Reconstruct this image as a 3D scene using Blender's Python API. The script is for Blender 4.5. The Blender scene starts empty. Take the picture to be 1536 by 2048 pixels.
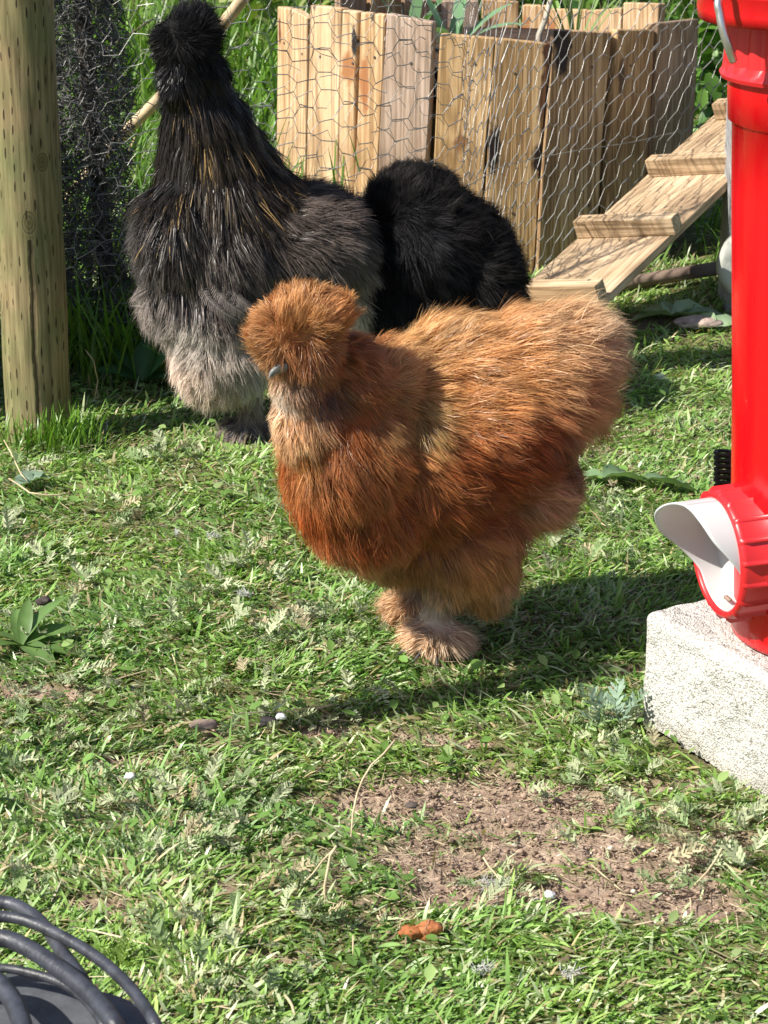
import bpy, math
import numpy as np
from mathutils import Vector, Matrix
from mathutils.kdtree import KDTree

C = bpy.context.scene
rng = np.random.default_rng(7)
R = math.radians

# ------------------------------------------------------------------ camera
FPX = 4555.0
CAMH = 0.80
TH = math.atan(1584.0 / FPX)
cam_d = bpy.data.cameras.new("camera")
cam = bpy.data.objects.new("camera", cam_d)
C.collection.objects.link(cam)
cam.location = (0, 0, CAMH)
cam.rotation_euler = (math.pi / 2 - TH, 0, 0)
cam_d.sensor_fit = 'HORIZONTAL'
cam_d.sensor_width = 36.0
cam_d.lens = FPX / 1536.0 * 36.0
cam_d.clip_start = 0.02
cam_d.clip_end = 400
cam_d.dof.use_dof = True
cam_d.dof.focus_distance = 2.08
cam_d.dof.aperture_fstop = 48
C.camera = cam

# ------------------------------------------------------------------ light
SUN_AZ = R(22)          # shadows fall towards +x, turned this much towards +y
SUN_EL = R(44)
w = bpy.data.worlds.new("World")
C.world = w
w.use_nodes = True
nt = w.node_tree
bg = nt.nodes["Background"]
sky = nt.nodes.new("ShaderNodeTexSky")
sky.sky_type = 'NISHITA'
sky.sun_disc = False
sky.sun_elevation = SUN_EL
# direction towards the sun
sd = Vector((-math.cos(SUN_EL) * math.cos(SUN_AZ), -math.cos(SUN_EL) * math.sin(SUN_AZ), math.sin(SUN_EL)))
sky.sun_rotation = math.atan2(sd.x, sd.y)
nt.links.new(sky.outputs[0], bg.inputs[0])
bg.inputs[1].default_value = 0.08
sl = bpy.data.lights.new("sun", 'SUN')
sl.energy = 5.0
sl.angle = R(0.55)
sl.color = (1.0, 0.95, 0.86)
so = bpy.data.objects.new("sun", sl)
C.collection.objects.link(so)
so.rotation_euler = sd.to_track_quat('Z', 'Y').to_euler()
C.view_settings.view_transform = 'Standard'
C.view_settings.look = 'None'
C.view_settings.gamma = 1
C.view_settings.exposure = 0.70
C.cycles.max_bounces = 6
C.cycles.diffuse_bounces = 3
C.cycles.glossy_bounces = 2
C.cycles.transmission_bounces = 3
C.cycles.use_denoising = True

# ------------------------------------------------------------------ helpers
ct, st = math.cos(TH), math.sin(TH)
CT = Vector((0, 0, CAMH))
def ray(px, py):
    cx = (px - 768) / FPX; cy = (py - 1024) / FPX
    return Vector((cx, ct - cy * st, -st - cy * ct))
def G(px, py, z=0.0):                 # where the sight line of a photo point meets height z
    r = ray(px, py); t = (z - CAMH) / r.z
    return CT + r * t
def W(px, py, Y):                     # where it meets the depth Y
    r = ray(px, py)
    return CT + r * (Y / r.y)

def hsh(ix, iy, iz, s=0):
    n = (ix.astype(np.int64) * 374761393 + iy.astype(np.int64) * 668265263 + iz.astype(np.int64) * 2147483647 + s * 974634777) & 0xffffffff
    n = ((n ^ (n >> 13)) * 1274126177) & 0xffffffff
    n = ((n ^ (n >> 16)) * 2246822519) & 0xffffffff
    return ((n ^ (n >> 15)) & 0xffff) / 65535.0
def noise(p, freq=1.0, seed=0):       # value noise, 0..1
    q = np.asarray(p, float) * freq + 1000.0
    i = np.floor(q); f = q - i; f = f * f * (3 - 2 * f)
    i = i.astype(np.int64)
    out = 0
    for dx in (0, 1):
        wx = f[:, 0] if dx else 1 - f[:, 0]
        for dy in (0, 1):
            wy = f[:, 1] if dy else 1 - f[:, 1]
            for dz in (0, 1):
                wz = f[:, 2] if dz else 1 - f[:, 2]
                out = out + wx * wy * wz * hsh(i[:, 0] + dx, i[:, 1] + dy, i[:, 2] + dz, seed)
    return out
def noise2(x, y, freq, seed=0):
    return noise(np.stack([x, y, np.zeros_like(x) + seed * 3.7], -1), freq, seed)

def link(o, parent=None):
    C.collection.objects.link(o)
    if parent is not None:
        o.parent = parent
    return o
def tag(o, label=None, cat=None, group=None, kind=None):
    if label: o['label'] = label
    if cat: o['category'] = cat
    if group: o['group'] = group
    if kind: o['kind'] = kind
    return o
def empty(name, loc=(0, 0, 0)):
    o = bpy.data.objects.new(name, None)
    o.empty_display_size = 0.05
    o.location = loc
    C.collection.objects.link(o)
    return o
def npmesh(name, V, F, mat=None, parent=None, col=None, smooth=False, k=None):
    """V (n,3); F (m,k) array or list of polygons; col (n,3) point colours."""
    V = np.asarray(V, np.float32)
    me = bpy.data.meshes.new(name)
    if isinstance(F, np.ndarray):
        m, kk = F.shape
        me.vertices.add(len(V)); me.vertices.foreach_set("co", V.ravel())
        me.loops.add(m * kk); me.loops.foreach_set("vertex_index", F.astype(np.int32).ravel())
        me.polygons.add(m)
        me.polygons.foreach_set("loop_start", np.arange(m, dtype=np.int32) * kk)
        me.update(calc_edges=True)
    else:
        me.from_pydata([tuple(map(float, v)) for v in V], [], [tuple(map(int, f)) for f in F])
        me.update()
    me.validate()
    if smooth:
        me.polygons.foreach_set("use_smooth", np.ones(len(me.polygons), bool))
    if col is not None:
        c = np.ones((len(V), 4), np.float32); c[:, :3] = np.clip(col, 0, 1)
        a = me.color_attributes.new("Col", 'FLOAT_COLOR', 'POINT')
        a.data.foreach_set("color", c.ravel())
    if mat: me.materials.append(mat)
    o = bpy.data.objects.new(name, me)
    link(o, parent)
    return o
class MB:
    """collects pieces of one mesh"""
    def __init__(s): s.v = []; s.f = []; s.c = []; s.n = 0
    def add(s, V, F, col=None):
        V = np.asarray(V, float)
        s.v.append(V); s.f += [tuple(int(i) + s.n for i in f) for f in F]; s.n += len(V)
        if col is not None: s.c.append(np.broadcast_to(np.asarray(col, float), (len(V), 3)))
    def box(s, c, d, M=None):
        x, y, z = [k / 2 for k in d]
        V = np.array([(sx * x, sy * y, sz * z) for sx in (-1, 1) for sy in (-1, 1) for sz in (-1, 1)], float)
        if M is not None: V = V @ np.array(M).T
        V += np.array(c)
        s.add(V, [(0, 1, 3, 2), (4, 6, 7, 5), (0, 4, 5, 1), (2, 3, 7, 6), (0, 2, 6, 4), (1, 5, 7, 3)])
    def tube(s, P, r, n=8, cap=True, col=None):
        V, F = tube(P, r, n, cap); s.add(V, F, col)
    def build(s, name, mat, parent=None, smooth=False):
        col = np.concatenate(s.c) if s.c else None
        return npmesh(name, np.concatenate(s.v), s.f, mat, parent, col, smooth)
def tube(P, r, n=8, cap=True, flat=None):
    P = [Vector(p) for p in P]
    rr = r if hasattr(r, '__len__') else [r] * len(P)
    V = []; F = []
    up = None
    for i, p in enumerate(P):
        a = P[max(i - 1, 0)]; b = P[min(i + 1, len(P) - 1)]
        t = (b - a).normalized()
        if up is None:
            up = t.orthogonal().normalized()
        up = (up - t * up.dot(t)).normalized()
        sdv = t.cross(up)
        for k in range(n):
            an = 2 * math.pi * k / n
            V.append(p + (up * math.cos(an) + sdv * math.sin(an)) * rr[i])
    for i in range(len(P) - 1):
        for k in range(n):
            k2 = (k + 1) % n
            F.append((i * n + k, i * n + k2, (i + 1) * n + k2, (i + 1) * n + k))
    if cap:
        F.append(tuple(range(n))[::-1]); F.append(tuple((len(P) - 1) * n + k for k in range(n)))
    return [tuple(v) for v in V], F
def spline(pts, n=8):
    """Catmull-Rom through the points"""
    P = [Vector(p) for p in pts]; P = [2 * P[0] - P[1]] + P + [2 * P[-1] - P[-2]]
    out = []
    for i in range(1, len(P) - 2):
        for k in range(n):
            t = k / n
            out.append(0.5 * ((2 * P[i]) + (P[i + 1] - P[i - 1]) * t + (2 * P[i - 1] - 5 * P[i] + 4 * P[i + 1] - P[i + 2]) * t * t + (3 * P[i] - P[i - 1] - 3 * P[i + 1] + P[i + 2]) * t ** 3))
    out.append(P[-2])
    return out
def bevel(o, wd=0.003, seg=2):
    m = o.modifiers.new("bevel", 'BEVEL'); m.width = wd; m.segments = seg; m.limit_method = 'ANGLE'; m.angle_limit = R(40)
    return o
def lathe(prof, n=48, center=(0, 0), ribs=None):
    V = []; F = []
    for i, (r, z) in enumerate(prof):
        for k in range(n):
            a = 2 * math.pi * k / n
            rr = r
            if ribs and ribs[i]: rr = r + ribs[i] * (-1, -.6, .2, .9, 1, .9, .2, -.6)[k % 8]
            V.append((center[0] + rr * math.cos(a), center[1] + rr * math.sin(a), z))
    for i in range(len(prof) - 1):
        for k in range(n):
            k2 = (k + 1) % n
            F.append((i * n + k, i * n + k2, (i + 1) * n + k2, (i + 1) * n + k))
    return V, F

# ------------------------------------------------------------------ materials
def newmat(name):
    m = bpy.data.materials.new(name); m.use_nodes = True
    return m, m.node_tree.nodes, m.node_tree.links, m.node_tree.nodes["Principled BSDF"]
def N(nodes, typ, **kw):
    n = nodes.new(typ)
    for k, v in kw.items(): setattr(n, k, v)
    return n
def ramp(nodes, stops):
    r = nodes.new("ShaderNodeValToRGB"); e = r.color_ramp.elements
    while len(e) < len(stops): e.new(0.5)
    for i, (p, c) in enumerate(stops):
        e[i].position = p; e[i].color = (*c, 1) if len(c) == 3 else c
    return r
def plain(name, col, rough=0.5, spec=0.5, bump=0, bscale=200, var=0.0, vscale=20, metal=0):
    m, ns, ls, b = newmat(name)
    b.inputs["Base Color"].default_value = (*col, 1); b.inputs["Roughness"].default_value = rough
    b.inputs["Specular IOR Level"].default_value = spec; b.inputs["Metallic"].default_value = metal
    tc = N(ns, "ShaderNodeTexCoord")
    if var:
        no = N(ns, "ShaderNodeTexNoise"); no.inputs["Scale"].default_value = vscale; no.inputs["Detail"].default_value = 6
        ls.new(tc.outputs["Object"], no.inputs["Vector"])
        r = ramp(ns, [(0.3, tuple(c * (1 - var) for c in col)), (0.7, tuple(min(1, c * (1 + var)) for c in col))])
        ls.new(no.outputs[0], r.inputs[0]); ls.new(r.outputs[0], b.inputs["Base Color"])
    if bump:
        no = N(ns, "ShaderNodeTexNoise"); no.inputs["Scale"].default_value = bscale; no.inputs["Detail"].default_value = 4
        ls.new(tc.outputs["Object"], no.inputs["Vector"])
        bu = N(ns, "ShaderNodeBump"); bu.inputs["Strength"].default_value = bump; bu.inputs["Distance"].default_value = 0.002
        ls.new(no.outputs[0], bu.inputs["Height"]); ls.new(bu.outputs[0], b.inputs["Normal"])
    return m
def strandmat(name, trans=0.25, rough=0.45, spec=0.4, tint=(1, 1, 1)):
    m, ns, ls, b = newmat(name)
    at = N(ns, "ShaderNodeAttribute", attribute_name="Col")
    ls.new(at.outputs["Color"], b.inputs["Base Color"])
    b.inputs["Roughness"].default_value = rough; b.inputs["Specular IOR Level"].default_value = spec
    tr = N(ns, "ShaderNodeBsdfTranslucent")
    mx = N(ns, "ShaderNodeMixRGB", blend_type='MULTIPLY'); mx.inputs[0].default_value = 1; mx.inputs[2].default_value = (*tint, 1)
    ls.new(at.outputs["Color"], mx.inputs[1]); ls.new(mx.outputs[0], tr.inputs[0])
    ms = N(ns, "ShaderNodeMixShader"); ms.inputs[0].default_value = trans
    ls.new(b.outputs[0], ms.inputs[1]); ls.new(tr.outputs[0], ms.inputs[2])
    ls.new(ms.outputs[0], ns["Material Output"].inputs["Surface"])
    return m
def woodmat(name, c1, c2, axis='Z', scale=1.0, stains=(), grey=0.0, knots=1.0, rough=0.75):
    """grain runs along the given object axis; stains are (x, z, rx, rz, colour) dark marks in object space"""
    m, ns, ls, b = newmat(name)
    tc = N(ns, "ShaderNodeTexCoord")
    mp = N(ns, "ShaderNodeMapping")
    s = {'Z': (1, 1, 0.055), 'X': (0.055, 1, 1), 'Y': (1, 0.055, 1)}[axis]
    mp.inputs["Scale"].default_value = s
    oi = N(ns, "ShaderNodeObjectInfo")
    ls.new(tc.outputs["Object"], mp.inputs["Vector"])
    ad = N(ns, "ShaderNodeVectorMath", operation='ADD')
    rv = N(ns, "ShaderNodeVectorMath", operation='SCALE'); 
    cv = N(ns, "ShaderNodeCombineXYZ")
    for k in range(3): ls.new(oi.outputs["Random"], cv.inputs[k])
    ls.new(cv.outputs[0], rv.inputs[0]); rv.inputs["Scale"].default_value = 7.3
    ls.new(mp.outputs[0], ad.inputs[0]); ls.new(rv.outputs[0], ad.inputs[1])
    n1 = N(ns, "ShaderNodeTexNoise"); n1.inputs["Scale"].default_value = 18 * scale; n1.inputs["Detail"].default_value = 3; n1.inputs["Distortion"].default_value = 0.6 * knots
    wv = N(ns, "ShaderNodeTexNoise"); wv.inputs["Scale"].default_value = 260 * scale; wv.inputs["Detail"].default_value = 5
    ls.new(ad.outputs[0], n1.inputs["Vector"]); ls.new(ad.outputs[0], wv.inputs["Vector"])
    # growth rings: sine of the slow noise
    mu = N(ns, "ShaderNodeMath", operation='MULTIPLY'); mu.inputs[1].default_value = 75
    ls.new(n1.outputs[0], mu.inputs[0])
    sn = N(ns, "ShaderNodeMath", operation='SINE'); ls.new(mu.outputs[0], sn.inputs[0])
    m1 = N(ns, "ShaderNodeMath", operation='MULTIPLY_ADD'); m1.inputs[1].default_value = 0.2; ls.new(sn.outputs[0], m1.inputs[0]); ls.new(wv.outputs[0], m1.inputs[2])
    r = ramp(ns, [(0.22, tuple(c * .72 for c in c2)), (0.42, c2), (0.72, c1)])
    ls.new(m1.outputs[0], r.inputs[0])
    # broad patches
    n3 = N(ns, "ShaderNodeTexNoise"); n3.inputs["Scale"].default_value = 9; n3.inputs["Detail"].default_value = 5
    ls.new(tc.outputs["Object"], n3.inputs["Vector"])
    r3 = ramp(ns, [(0.30, (0.52, 0.44, 0.38)), (0.45, (.86, .78, .68)), (0.62, (1.12, 1.08, 1.04))])
    ls.new(n3.outputs[0], r3.inputs[0])
    mx = N(ns, "ShaderNodeMixRGB", blend_type='MULTIPLY'); mx.inputs[0].default_value = 0.75
    ls.new(r.outputs[0], mx.inputs[1]); ls.new(r3.outputs[0], mx.inputs[2])
    last = mx.outputs[0]
    for (sx, sz, rx, rz, sc) in stains:
        sp = N(ns, "ShaderNodeMapping"); sp.vector_type = 'POINT'
        sp.inputs["Location"].default_value = (-sx / rx, 0, -sz / rz); sp.inputs["Scale"].default_value = (1 / rx, 0, 1 / rz)
        ls.new(tc.outputs["Object"], sp.inputs["Vector"])
        ln = N(ns, "ShaderNodeVectorMath", operation='LENGTH'); ls.new(sp.outputs[0], ln.inputs[0])
        nn = N(ns, "ShaderNodeTexNoise"); nn.inputs["Scale"].default_value = 60; nn.inputs["Detail"].default_value = 5; ls.new(tc.outputs["Object"], nn.inputs["Vector"])
        sm = N(ns, "ShaderNodeMath", operation='MULTIPLY_ADD'); ls.new(nn.outputs[0], sm.inputs[0]); sm.inputs[1].default_value = 1.3; ls.new(ln.outputs["Value"], sm.inputs[2])
        rr = ramp(ns, [(0.62, (1, 1, 1)), (0.8, (0, 0, 0))])
        dv = N(ns, "ShaderNodeMath", operation='MULTIPLY'); dv.inputs[1].default_value = 0.5; ls.new(sm.outputs[0], dv.inputs[0]); ls.new(dv.outputs[0], rr.inputs[0])
        mm = N(ns, "ShaderNodeMixRGB"); ls.new(rr.outputs[0], mm.inputs[0]); ls.new(last, mm.inputs[1]); mm.inputs[2].default_value = (*sc, 1)
        last = mm.outputs[0]
    ls.new(last, b.inputs["Base Color"])
    b.inputs["Roughness"].default_value = rough; b.inputs["Specular IOR Level"].default_value = 0.25
    bu = N(ns, "ShaderNodeBump"); bu.inputs["Strength"].default_value = 0.6; bu.inputs["Distance"].default_value = 0.0015
    ls.new(m1.outputs[0], bu.inputs["Height"]); ls.new(bu.outputs[0], b.inputs["Normal"])
    return m

# ------------------------------------------------------------------ ground
def inside(x, y, pxs):
    """soft membership of patches given as (px, py, rx_m, ry_m)"""
    m = np.zeros_like(x)
    for (px, py, rx, ry) in pxs:
        g = G(px, py)
        d = np.sqrt(((x - g.x) / rx) ** 2 + ((y - g.y) / ry) ** 2)
        m = np.maximum(m, np.clip(1.25 - d, 0, 1))
    return m
BARE = [(1010, 1600, .15, .075), (1130, 1690, .16, .065), (1150, 1790, .17, .055), (850, 1590, .10, .045), (920, 1700, .08, .05),
        (1000, 1800, .07, .03), (640, 1590, .035, .015), (1380, 1810, .08, .035), (190, 1815, .035, .02), (430, 1455, .03, .012), (700, 1460, .06, .012),
        (440, 1780, .035, .012), (560, 1925, .04, .012), (1250, 1330, .03, .02), (1350, 640, .12, .05), (860, 1470, .05, .02),
        (1340, 1560, .05, .02), (250, 1510, .05, .014), (560, 850, .08, .04), (60, 1370, .07, .02)]
def bare(x, y):
    b = inside(x, y, BARE)
    n = noise2(x, y, 22, 3) * 0.6 + noise2(x, y, 70, 4) * 0.4
    return np.clip((b + (n - 0.5) * 1.15 - 0.24) * 2.3, 0, 1)
def gz(x, y):
    near = np.clip((6 - np.abs(y)) / 3, 0, 1)
    z = (noise2(x, y, 3.0, 11) - .5) * 0.014 + (noise2(x, y, 11, 12) - .5) * 0.010
    b = bare(x, y)
    z = z - b * 0.006
    return z * near
def axis(lo, hi, fine, flo, fhi, grow=1.22):
    a = list(np.arange(flo, fhi, fine)); s = fine
    v = flo
    while v > lo: s *= grow; v -= s; a.insert(0, v)
    s = fine; v = a[-1]
    while v < hi: s *= grow; v += s; a.append(v)
    return np.array(a)
xs = axis(-90, 90, .0055, -.62, .75); ys = axis(-60, 160, .0055, 1.1, 3.6)
X, Y = np.meshgrid(xs, ys)
xf, yf = X.ravel(), Y.ravel()
bb = bare(xf, yf)
zf = gz(xf, yf) + bb * ((noise2(xf, yf, 90, 21) - .5) * .004 + (noise2(xf, yf, 45, 22) - .5) * .006) * (np.abs(yf) < 4)
zf = zf - 0.002
nx, ny = len(xs), len(ys)
I = np.arange(nx * ny).reshape(ny, nx)
Fq = np.stack([I[:-1, :-1], I[:-1, 1:], I[1:, 1:], I[1:, :-1]], -1).reshape(-1, 4)
m, ns, ls, b = newmat("soil")
tc = N(ns, "ShaderNodeTexCoord"); at = N(ns, "ShaderNodeAttribute", attribute_name="Col")
n1 = N(ns, "ShaderNodeTexNoise"); n1.inputs["Scale"].default_value = 60; n1.inputs["Detail"].default_value = 8; n1.inputs["Roughness"].default_value = .7
ls.new(tc.outputs["Object"], n1.inputs["Vector"])
r1 = ramp(ns, [(0.28, (.12, .078, .052)), (0.45, (.29, .205, .15)), (0.72, (.47, .37, .28))])
ls.new(n1.outputs[0], r1.inputs[0])
n2 = N(ns, "ShaderNodeTexNoise"); n2.inputs["Scale"].default_value = 40; n2.inputs["Detail"].default_value = 5
ls.new(tc.outputs["Object"], n2.inputs["Vector"])
r2 = ramp(ns, [(0.35, (.085, .09, .032)), (0.7, (.20, .19, .09))])
ls.new(n2.outputs[0], r2.inputs[0])
mx = N(ns, "ShaderNodeMixRGB"); ls.new(at.outputs["Color"], mx.inputs[0]); ls.new(r2.outputs[0], mx.inputs[1]); ls.new(r1.outputs[0], mx.inputs[2])
ls.new(mx.outputs[0], b.inputs["Base Color"]); b.inputs["Roughness"].default_value = .95; b.inputs["Specular IOR Level"].default_value = .15
n3 = N(ns, "ShaderNodeTexNoise"); n3.inputs["Scale"].default_value = 260; n3.inputs["Detail"].default_value = 6
ls.new(tc.outputs["Object"], n3.inputs["Vector"])
bu = N(ns, "ShaderNodeBump"); bu.inputs["Strength"].default_value = .9; bu.inputs["Distance"].default_value = .003
ls.new(n3.outputs[0], bu.inputs["Height"]); ls.new(bu.outputs[0], b.inputs["Normal"])
M_soil = m
ground = npmesh("ground", np.stack([xf, yf, zf], -1), Fq, M_soil, None, np.repeat(bb[:, None], 3, 1), True)
tag(ground, kind='structure')

# ------------------------------------------------------------------ blades (grass, straw) as arrays
def blades(x, y, z, L, Wd, head, lean, curl, col0, col1, segs=3, roll=None):
    """vectorised grass blades; head = heading, lean = angle from vertical at the root, curl = extra lean towards the tip"""
    n = len(x)
    hx, hy = np.cos(head), np.sin(head)
    P = np.stack([x, y, z], -1); pts = [P]; ang = lean.copy()
    sx, sy = -hy, hx
    for s in range(segs):
        st_ = L / segs
        d = np.stack([np.sin(ang) * hx, np.sin(ang) * hy, np.cos(ang)], -1)
        P = P + d * st_[:, None]; pts.append(P); ang = ang + curl / segs
    if roll is None: roll = rng.uniform(-.7, .7, n)
    side = np.stack([sx * np.cos(roll), sy * np.cos(roll), np.sin(roll)], -1)
    prof = [.75, 1.0, .8, 0.08] if segs == 3 else list(np.interp(np.linspace(0, 1, segs + 1), [0, .3, .7, 1], [.75, 1, .8, .06]))
    V = np.zeros((n, 2 * (segs + 1), 3)); Cc = np.zeros_like(V)
    for k in range(segs + 1):
        o = side * (Wd * prof[k] * .5)[:, None]
        V[:, 2 * k] = pts[k] - o; V[:, 2 * k + 1] = pts[k] + o
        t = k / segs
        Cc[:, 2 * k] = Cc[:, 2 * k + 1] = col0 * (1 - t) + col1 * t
    base = (np.arange(n) * 2 * (segs + 1))[:, None]
    F = np.concatenate([base + np.array([2 * k, 2 * k + 1, 2 * k + 3, 2 * k + 2]) for k in range(segs)], 0)
    return V.reshape(-1, 3), F, Cc.reshape(-1, 3)
def gather(parts):
    Vs, Fs, Cs = [], [], []; n = 0
    for V, F, Cc in parts:
        Vs.append(V); Fs.append(F + n); Cs.append(Cc); n += len(V)
    return np.concatenate(Vs), np.concatenate(Fs), np.concatenate(Cs)
def halfw(y): return 0.1686 * (.944 * y + .263) + .02
def scatter(n, y0, y1, margin, power=1.0):
    """points over the ground in view, evenly per square metre, margin metres to either side"""
    out = []
    y = rng.uniform(y0, y1, n * 3)
    wmax = halfw(y1) + margin
    x = rng.uniform(-wmax, wmax, n * 3)
    k = np.abs(x) < halfw(y) + margin
    return x[k][:n], y[k][:n]

OBST = []     # (x, y, r) kept free of grass
pc = G(66, 868); POSTC = (-0.4105, 2.592)
OBST += [(POSTC[0], POSTC[1], .036)]
BLK = dict(o=Vector((.2150, 1.766, 0)), d=Vector((.495, -.869, 0)), n=Vector((.869, .495, 0)), L=.44, W=.215)
def inblock(x, y, pad=0.004):
    rx, ry = x - BLK['o'].x, y - BLK['o'].y
    a = rx * BLK['d'].x + ry * BLK['d'].y; c = rx * BLK['n'].x + ry * BLK['n'].y
    return (a > -pad) & (a < BLK['L'] + pad) & (c > -pad) & (c < BLK['W'] + pad)
PLC = (0.165, 3.74, .325)

SILV = [(45, 950, .03), (320, 920, .05), (380, 915, .03), (250, 1010, .02), (560, 1010, .03), (270, 1050, .02), (20, 1070, .03), (110, 1130, .035), (150, 1170, .02),
        (310, 1260, .03), (420, 1190, .02), (560, 1160, .03), (590, 1260, .05), (520, 1290, .04), (500, 1130, .02), (60, 1330, .05), (130, 1350, .04), (200, 1370, .05),
        (40, 1420, .04), (60, 1490, .045), (130, 1480, .04), (290, 1440, .035), (60, 1580, .03), (180, 1600, .05), (330, 1610, .04), (520, 1370, .04), (540, 1480, .03),
        (380, 1590, .04), (300, 1710, .05), (350, 1720, .03), (80, 1790, .035), (500, 1620, .04), (480, 1690, .03), (430, 1870, .045), (500, 1890, .04), (620, 1860, .03), (560, 2010, .035), (720, 1400, .03),
        (1190, 1440, .03), (1260, 1470, .04), (1210, 1560, .045), (1290, 1540, .04), (1390, 1650, .035), (1460, 1680, .04), (1290, 1730, .05), (1400, 1740, .05), (1500, 1740, .04),
        (1060, 1140, .04), (1120, 1090, .04), (1190, 1010, .04), (1230, 1140, .04), (960, 1290, .04), (430, 2000, .04), (40, 1250, .04), (380, 1400, .03), (1490, 1640, .03), (1340, 1690, .03),
        (970, 1780, .02), (640, 1280, .04), (690, 1240, .03), (40, 880, .03), (620, 1760, .03), (90, 1650, .03)]
def silv(x, y):
    m = np.zeros_like(x)
    for px, py, r in SILV:
        g = G(px, py); m = np.maximum(m, np.clip(1.3 - np.hypot((x - g.x), (y - g.y) * .7) / r, 0, 1))
    return m

def grass_layer(n, y0, y1, margin, Lm, Wm, seedcol=0, keepbare=.03):
    x, y = scatter(n, y0, y1, margin)
    b = bare(x, y); sv = silv(x, y)
    ok = (rng.random(len(x)) > b * (1 - keepbare) / 1.0) & (rng.random(len(x)) > sv * .25)
    tuft = noise2(x, y, 28, 31) * .6 + noise2(x, y, 9, 32) * .4
    ok &= rng.random(len(x)) < np.clip(.5 + 2.2 * (tuft - .3), .3, 1)
    for ox, oy, r in OBST: ok &= np.hypot(x - ox, y - oy) > r
    ok &= ~inblock(x, y)
    ok &= np.hypot(x - PLC[0], y - PLC[1]) > PLC[2] + .01
    x, y = x[ok], y[ok]; tuft = tuft[ok]; n = len(x)
    L = Lm * rng.uniform(.55, 1.35, n) * (.65 + .7 * tuft); Wd = Wm * rng.uniform(.6, 1.3, n)
    # heading follows a slow field so that tufts comb one way
    hd = noise2(x, y, 5, 41) * 7 + noise2(x, y, 19, 42) * 5 + rng.normal(0, 1.1, n)
    lean = np.clip(rng.normal(1.12, .33, n), .1, 1.52); curl = rng.uniform(.0, .8, n)
    hue = rng.random(n); patch = noise2(x, y, 7, 51); p2 = noise2(x, y, 25, 52)
    g0 = np.array([.20, .345, .075]); g1 = np.array([.33, .46, .12]); g2 = np.array([.14, .28, .085]); g3 = np.array([.42, .48, .28])
    col = g0 + (g1 - g0) * (hue * patch * 1.3)[:, None] + (g2 - g0) * ((1 - patch) * rng.random(n))[:, None]
    pale = rng.random(n) < .16 + .16 * p2
    col[pale] = g3 * rng.uniform(.8, 1.3, (pale.sum(), 1))
    dry = rng.random(n) < .07 + .08 * (p2 > .55)
    col[dry] = np.array([.42, .34, .19]) * rng.uniform(.7, 1.2, (dry.sum(), 1))
    col *= rng.uniform(.92, 1.42, (n, 1))
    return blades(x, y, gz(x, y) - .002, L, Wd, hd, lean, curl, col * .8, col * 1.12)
M_grass = strandmat("grass_blade", .34, .36, .5, (1.0, 1.15, .5))
parts = [grass_layer(62000, 1.14, 2.2, .05, .0150, .0024), grass_layer(52000, 2.1, 3.5, .06, .0185, .0028),
         grass_layer(26000, 1.1, 3.6, .45, .025, .0028), grass_layer(15000, 3.4, 7.5, .4, .05, .0045),
         grass_layer(52000, 1.14, 2.7, .03, .010, .0024)]
V, F, Cc = gather(parts)
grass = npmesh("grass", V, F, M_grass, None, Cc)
tag(grass, "short mown grass lawn with bare patches around the chickens", "grass", kind='stuff')

# tall grass behind the wire and around the post foot
def tall(n, cx, cy, rx, ry, L, Wd, lean=.35, c=(.12, .26, .03)):
    x = cx + rng.normal(0, rx, n); y = cy + rng.normal(0, ry, n)
    col = np.array(c) * rng.uniform(.6, 1.5, (n, 1)) * np.array([1, 1, 1]) + rng.uniform(0, .05, (n, 1)) * np.array([1, .8, .1])
    return blades(x, y, np.zeros(n), L * rng.uniform(.5, 1.2, n), Wd * rng.uniform(.6, 1.2, n), rng.uniform(0, 6.28, n),
                  np.abs(rng.normal(lean * .5, .2, n)), rng.uniform(.2, 1.1, n), col * .8, col * 1.1, 5)
tp = [tall(420, G(230, 760).x, G(230, 740).y, .07, .045, .12, .0035), tall(260, -.33, 2.98, .05, .04, .16, .004),
      tall(2000, -.45, 3.8, .20, .22, .20, .0050, .4, (.10, .22, .03)), tall(2200, -.35, 4.7, .36, .35, .26, .008, .4, (.11, .23, .03)), tall(500, -.7, 4.2, .25, .3, .2, .006, .6, (.30, .24, .12)),
      tall(1500, .1, 5.6, .8, .4, .3, .009, .5, (.10, .2, .03)),
      tall(500, .66, 3.55, .07, .12, .10, .005), tall(160, -.40, 2.53, .035, .015, .045, .002, .3), tall(70, -.36, 2.56, .012, .012, .05, .002, .3)]
V, F, Cc = gather(tp)
tg = npmesh("tall_grass", V, F, M_grass, None, Cc)
tag(tg, "long bright green grass growing along and behind the wire fence", "grass", kind='stuff')

# ------------------------------------------------------------------ leaves
def leaf_shape(L, Wd, fold=.25, droop=.4, segs=5, tipw=0.05, wave=0.0):
    """returns V (2 halves) for one leaf along +x with the midrib at y=0"""
    V = []; F = []
    for i in range(segs + 1):
        t = i / segs
        ww = Wd * .5 * (math.sin(math.pi * min(1, t * .92 + .05)) ** .75) * (1 if t < 1 else tipw)
        x = L * t; z = -droop * L * t * t * .5
        wz = wave * math.sin(t * 17) * Wd
        V += [(x, -ww, z + ww * fold + wz), (x, 0, z), (x, ww, z + ww * fold - wz)]
    for i in range(segs):
        a = 3 * i
        F += [(a, a + 1, a + 4, a + 3), (a + 1, a + 2, a + 5, a + 4)]
    return np.array(V), np.array(F)
def place(V, pos, head, pitch=0., roll=0., s=1.):
    M = np.array(Matrix.Rotation(head, 3, 'Z') @ Matrix.Rotation(-pitch, 3, 'Y') @ Matrix.Rotation(roll, 3, 'X'))
    return (V * s) @ M.T + np.array(pos)
M_leaf = strandmat("leaf", .3, .45, .4, (1, 1.1, .5))
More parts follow.
